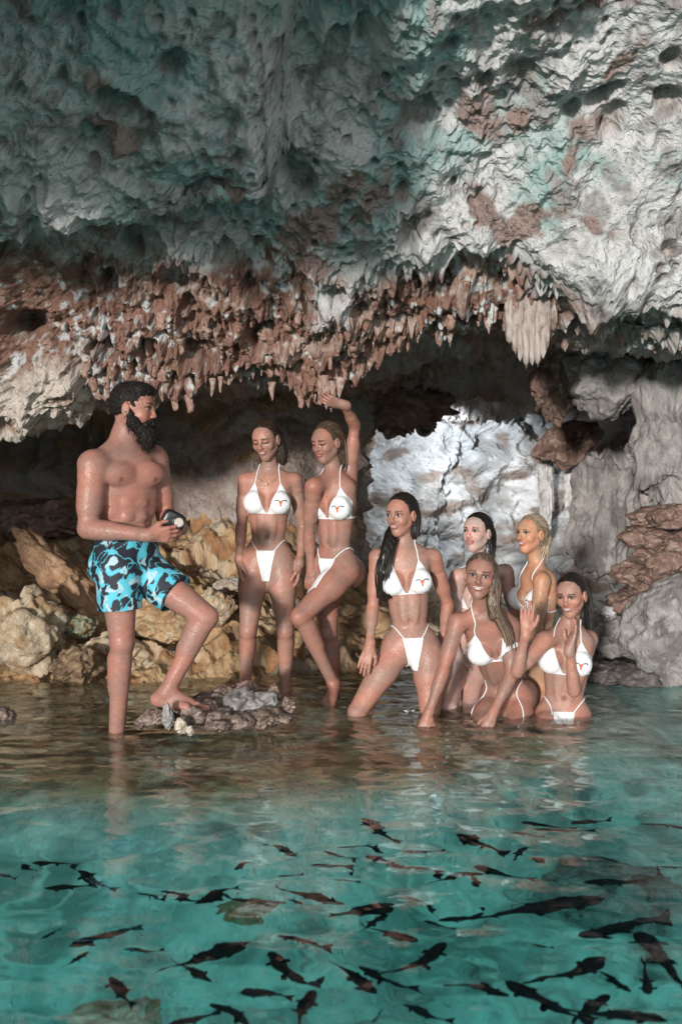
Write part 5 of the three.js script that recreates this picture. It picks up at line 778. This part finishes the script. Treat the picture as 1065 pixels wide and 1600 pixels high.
{
  const A = (l) => l.map(([a, b, c, d, k]) => [a * 0.507, 1230 + b * 0.507, c * 0.507, 1230 + d * 0.507, k]), B = (l) => l.map(([a, b, c, d, k]) => [525 + a * 0.507, 1230 + b * 0.507, 525 + c * 0.507, 1230 + d * 0.507, k]);
  const list = [...A([[90, 235, 230, 245, 1], [245, 260, 320, 320, 3], [140, 308, 280, 305, 2], [60, 245, 105, 265, 2], [-10, 255, 55, 275, 2], [910, 215, 865, 170, 4], [725, 245, 790, 235, 2], [850, 268, 925, 266, 2], [955, 232, 1075, 245, 2], [1000, 195, 1075, 226, 3], [1015, 283, 1100, 288, 2], [490, 325, 600, 355, 3], [600, 358, 710, 312, 1], [420, 335, 490, 352, 3], [885, 360, 700, 347, 1], [1060, 365, 885, 315, 2], [930, 367, 885, 345, 2], [215, 490, 405, 428, 1], [270, 505, 205, 555, 2], [775, 485, 505, 540, 3], [655, 605, 550, 535, 2], [380, 495, 490, 515, 4], [855, 455, 990, 510, 3], [850, 510, 900, 612, 4], [740, 620, 890, 635, 1], [970, 625, 890, 728, 3], [640, 670, 800, 728, 1], [520, 725, 660, 708, 3], [330, 590, 400, 660, 2], [130, 465, 180, 440, 2]]),
    ...B([[145, 200, 100, 165, 4], [0, 180, 90, 175, 2], [650, 235, 590, 210, 2], [455, 265, 295, 278, 3], [450, 310, 405, 275, 2], [90, 215, 210, 245, 2], [155, 245, 310, 258, 1], [425, 240, 592, 282, 2], [200, 198, 320, 203, 3], [365, 147, 525, 187, 1], [540, 140, 628, 156, 2], [570, 97, 720, 118, 2], [605, 125, 780, 140, 3], [715, 103, 832, 97, 2], [590, 180, 540, 215, 3], [865, 237, 780, 203, 4], [945, 110, 1075, 130, 2], [765, 290, 940, 307, 3], [995, 245, 1080, 252, 2], [1000, 288, 990, 245, 2], [215, 337, 288, 370, 2], [190, 370, 0, 388, 2], [270, 400, 342, 438, 3], [450, 365, 380, 405, 2], [310, 400, 482, 392, 2], [825, 345, 482, 388, 2], [745, 460, 968, 392, 1], [940, 430, 1022, 605, 3], [830, 528, 632, 608, 1], [910, 625, 805, 552, 2], [965, 640, 945, 545, 2], [525, 590, 735, 730, 3], [530, 645, 378, 570, 4], [1020, 722, 735, 690, 2], [835, 640, 720, 735, 2], [255, 475, 88, 435, 1], [330, 475, 230, 605, 0], [290, 570, 262, 528, 2], [160, 388, 70, 430, 3], [130, 635, 0, 548, 2], [75, 545, 190, 642, 4], [205, 670, 332, 722, 3], [115, 730, 145, 690, 2], [600, 490, 662, 492, 2], [85, 95, 152, 162, 3]])];
  const r = rng(31), made = {};
  list.forEach(([hx, hy, tx, ty, k]) => {
    const dep = 0.16 + 0.22 * r(), a = under(hx, hy, dep), b = under(tx, ty, dep + 0.02 * (r() - 0.5)), len = a.distanceTo(b), m = a.clone().add(b).multiplyScalar(0.5);
    const f = KINDS[k].clone(); f.position.copy(m); const dir = a.clone().sub(b).normalize(); f.rotation.set(0, Math.atan2(-dir.z, dir.x), 0); const w = clamp(0.9 + 0.25 * (r() - 0.5), 0.7, 1.2) * (len > 0.3 ? 1.15 : 1.05); f.scale.set(len * 1.2, len * w * 1.2, len * w * 1.2);
    const cx = (hx + tx) / 2, cy = (hy + ty) / 2, where = (cy < 1330 ? 'far water' : cy < 1400 ? 'middle water' : cy < 1490 ? 'near water' : 'bottom edge') + (cx < 180 ? ', far left' : cx < 390 ? ', left' : cx < 660 ? ', centre' : cx < 860 ? ', right' : ', far right');
    const facing = Math.abs(hx - tx) > Math.abs(hy - ty) * 0.9 ? (hx < tx ? 'swimming left' : 'swimming right') : (hy < ty ? 'swimming away' : 'swimming closer');
    const l = `${len > 0.42 ? 'long' : len < 0.22 ? 'small' : 'medium'} ${k === 2 ? 'straight' : 'curving'} black fish ${facing}, ${where}`;
    put(f, 'fish', l, 'fish', 'black fish in the pool'); (made[l] ||= []).push([cx, f]);
  });
  const COUNT = ['', 'one', 'two', 'three', 'four', 'five', 'six'], NTH = ['', 'second', 'third', 'fourth', 'fifth'];
  for (const l in made) { const a = made[l].sort((p, q) => p[0] - q[0]); if (a.length > 1) a.forEach(([, f], i) => { f.userData.label = `${l}, ${i === 0 ? 'leftmost' : i === a.length - 1 ? 'rightmost' : NTH[i] + ' from left'} of ${COUNT[a.length]}`; }); }
}
// stones on the bed of the pool
for (const [px, py, dep, r, pal, l] of [[385, 1418, 0.35, 0.09, 'moss', 'mossy brown stone under water left of the middle of the fish'], [175, 1600, 0.5, 0.13, 'pale', 'pale stone under water at the bottom edge'], [230, 1380, 0.9, 0.22, 'moss', 'broad greenish stone under water near the left fish'], [720, 1300, 0.85, 0.2, 'moss', 'broad greenish stone under water behind the right fish'], [950, 1390, 0.8, 0.25, 'grey', 'grey stone under water below the right fish']]) {
  const m = new THREE.Mesh(rockGeo(++rockSeed, [r, r * 0.55, r * 0.8], pal, { amp: 0.35 }), dryRock), p = under(px, py, dep); m.position.copy(p); put(m, 'sunken_stone', l, 'stone', 'stones on the pool bed');
}
renderer.render(scene, camera);
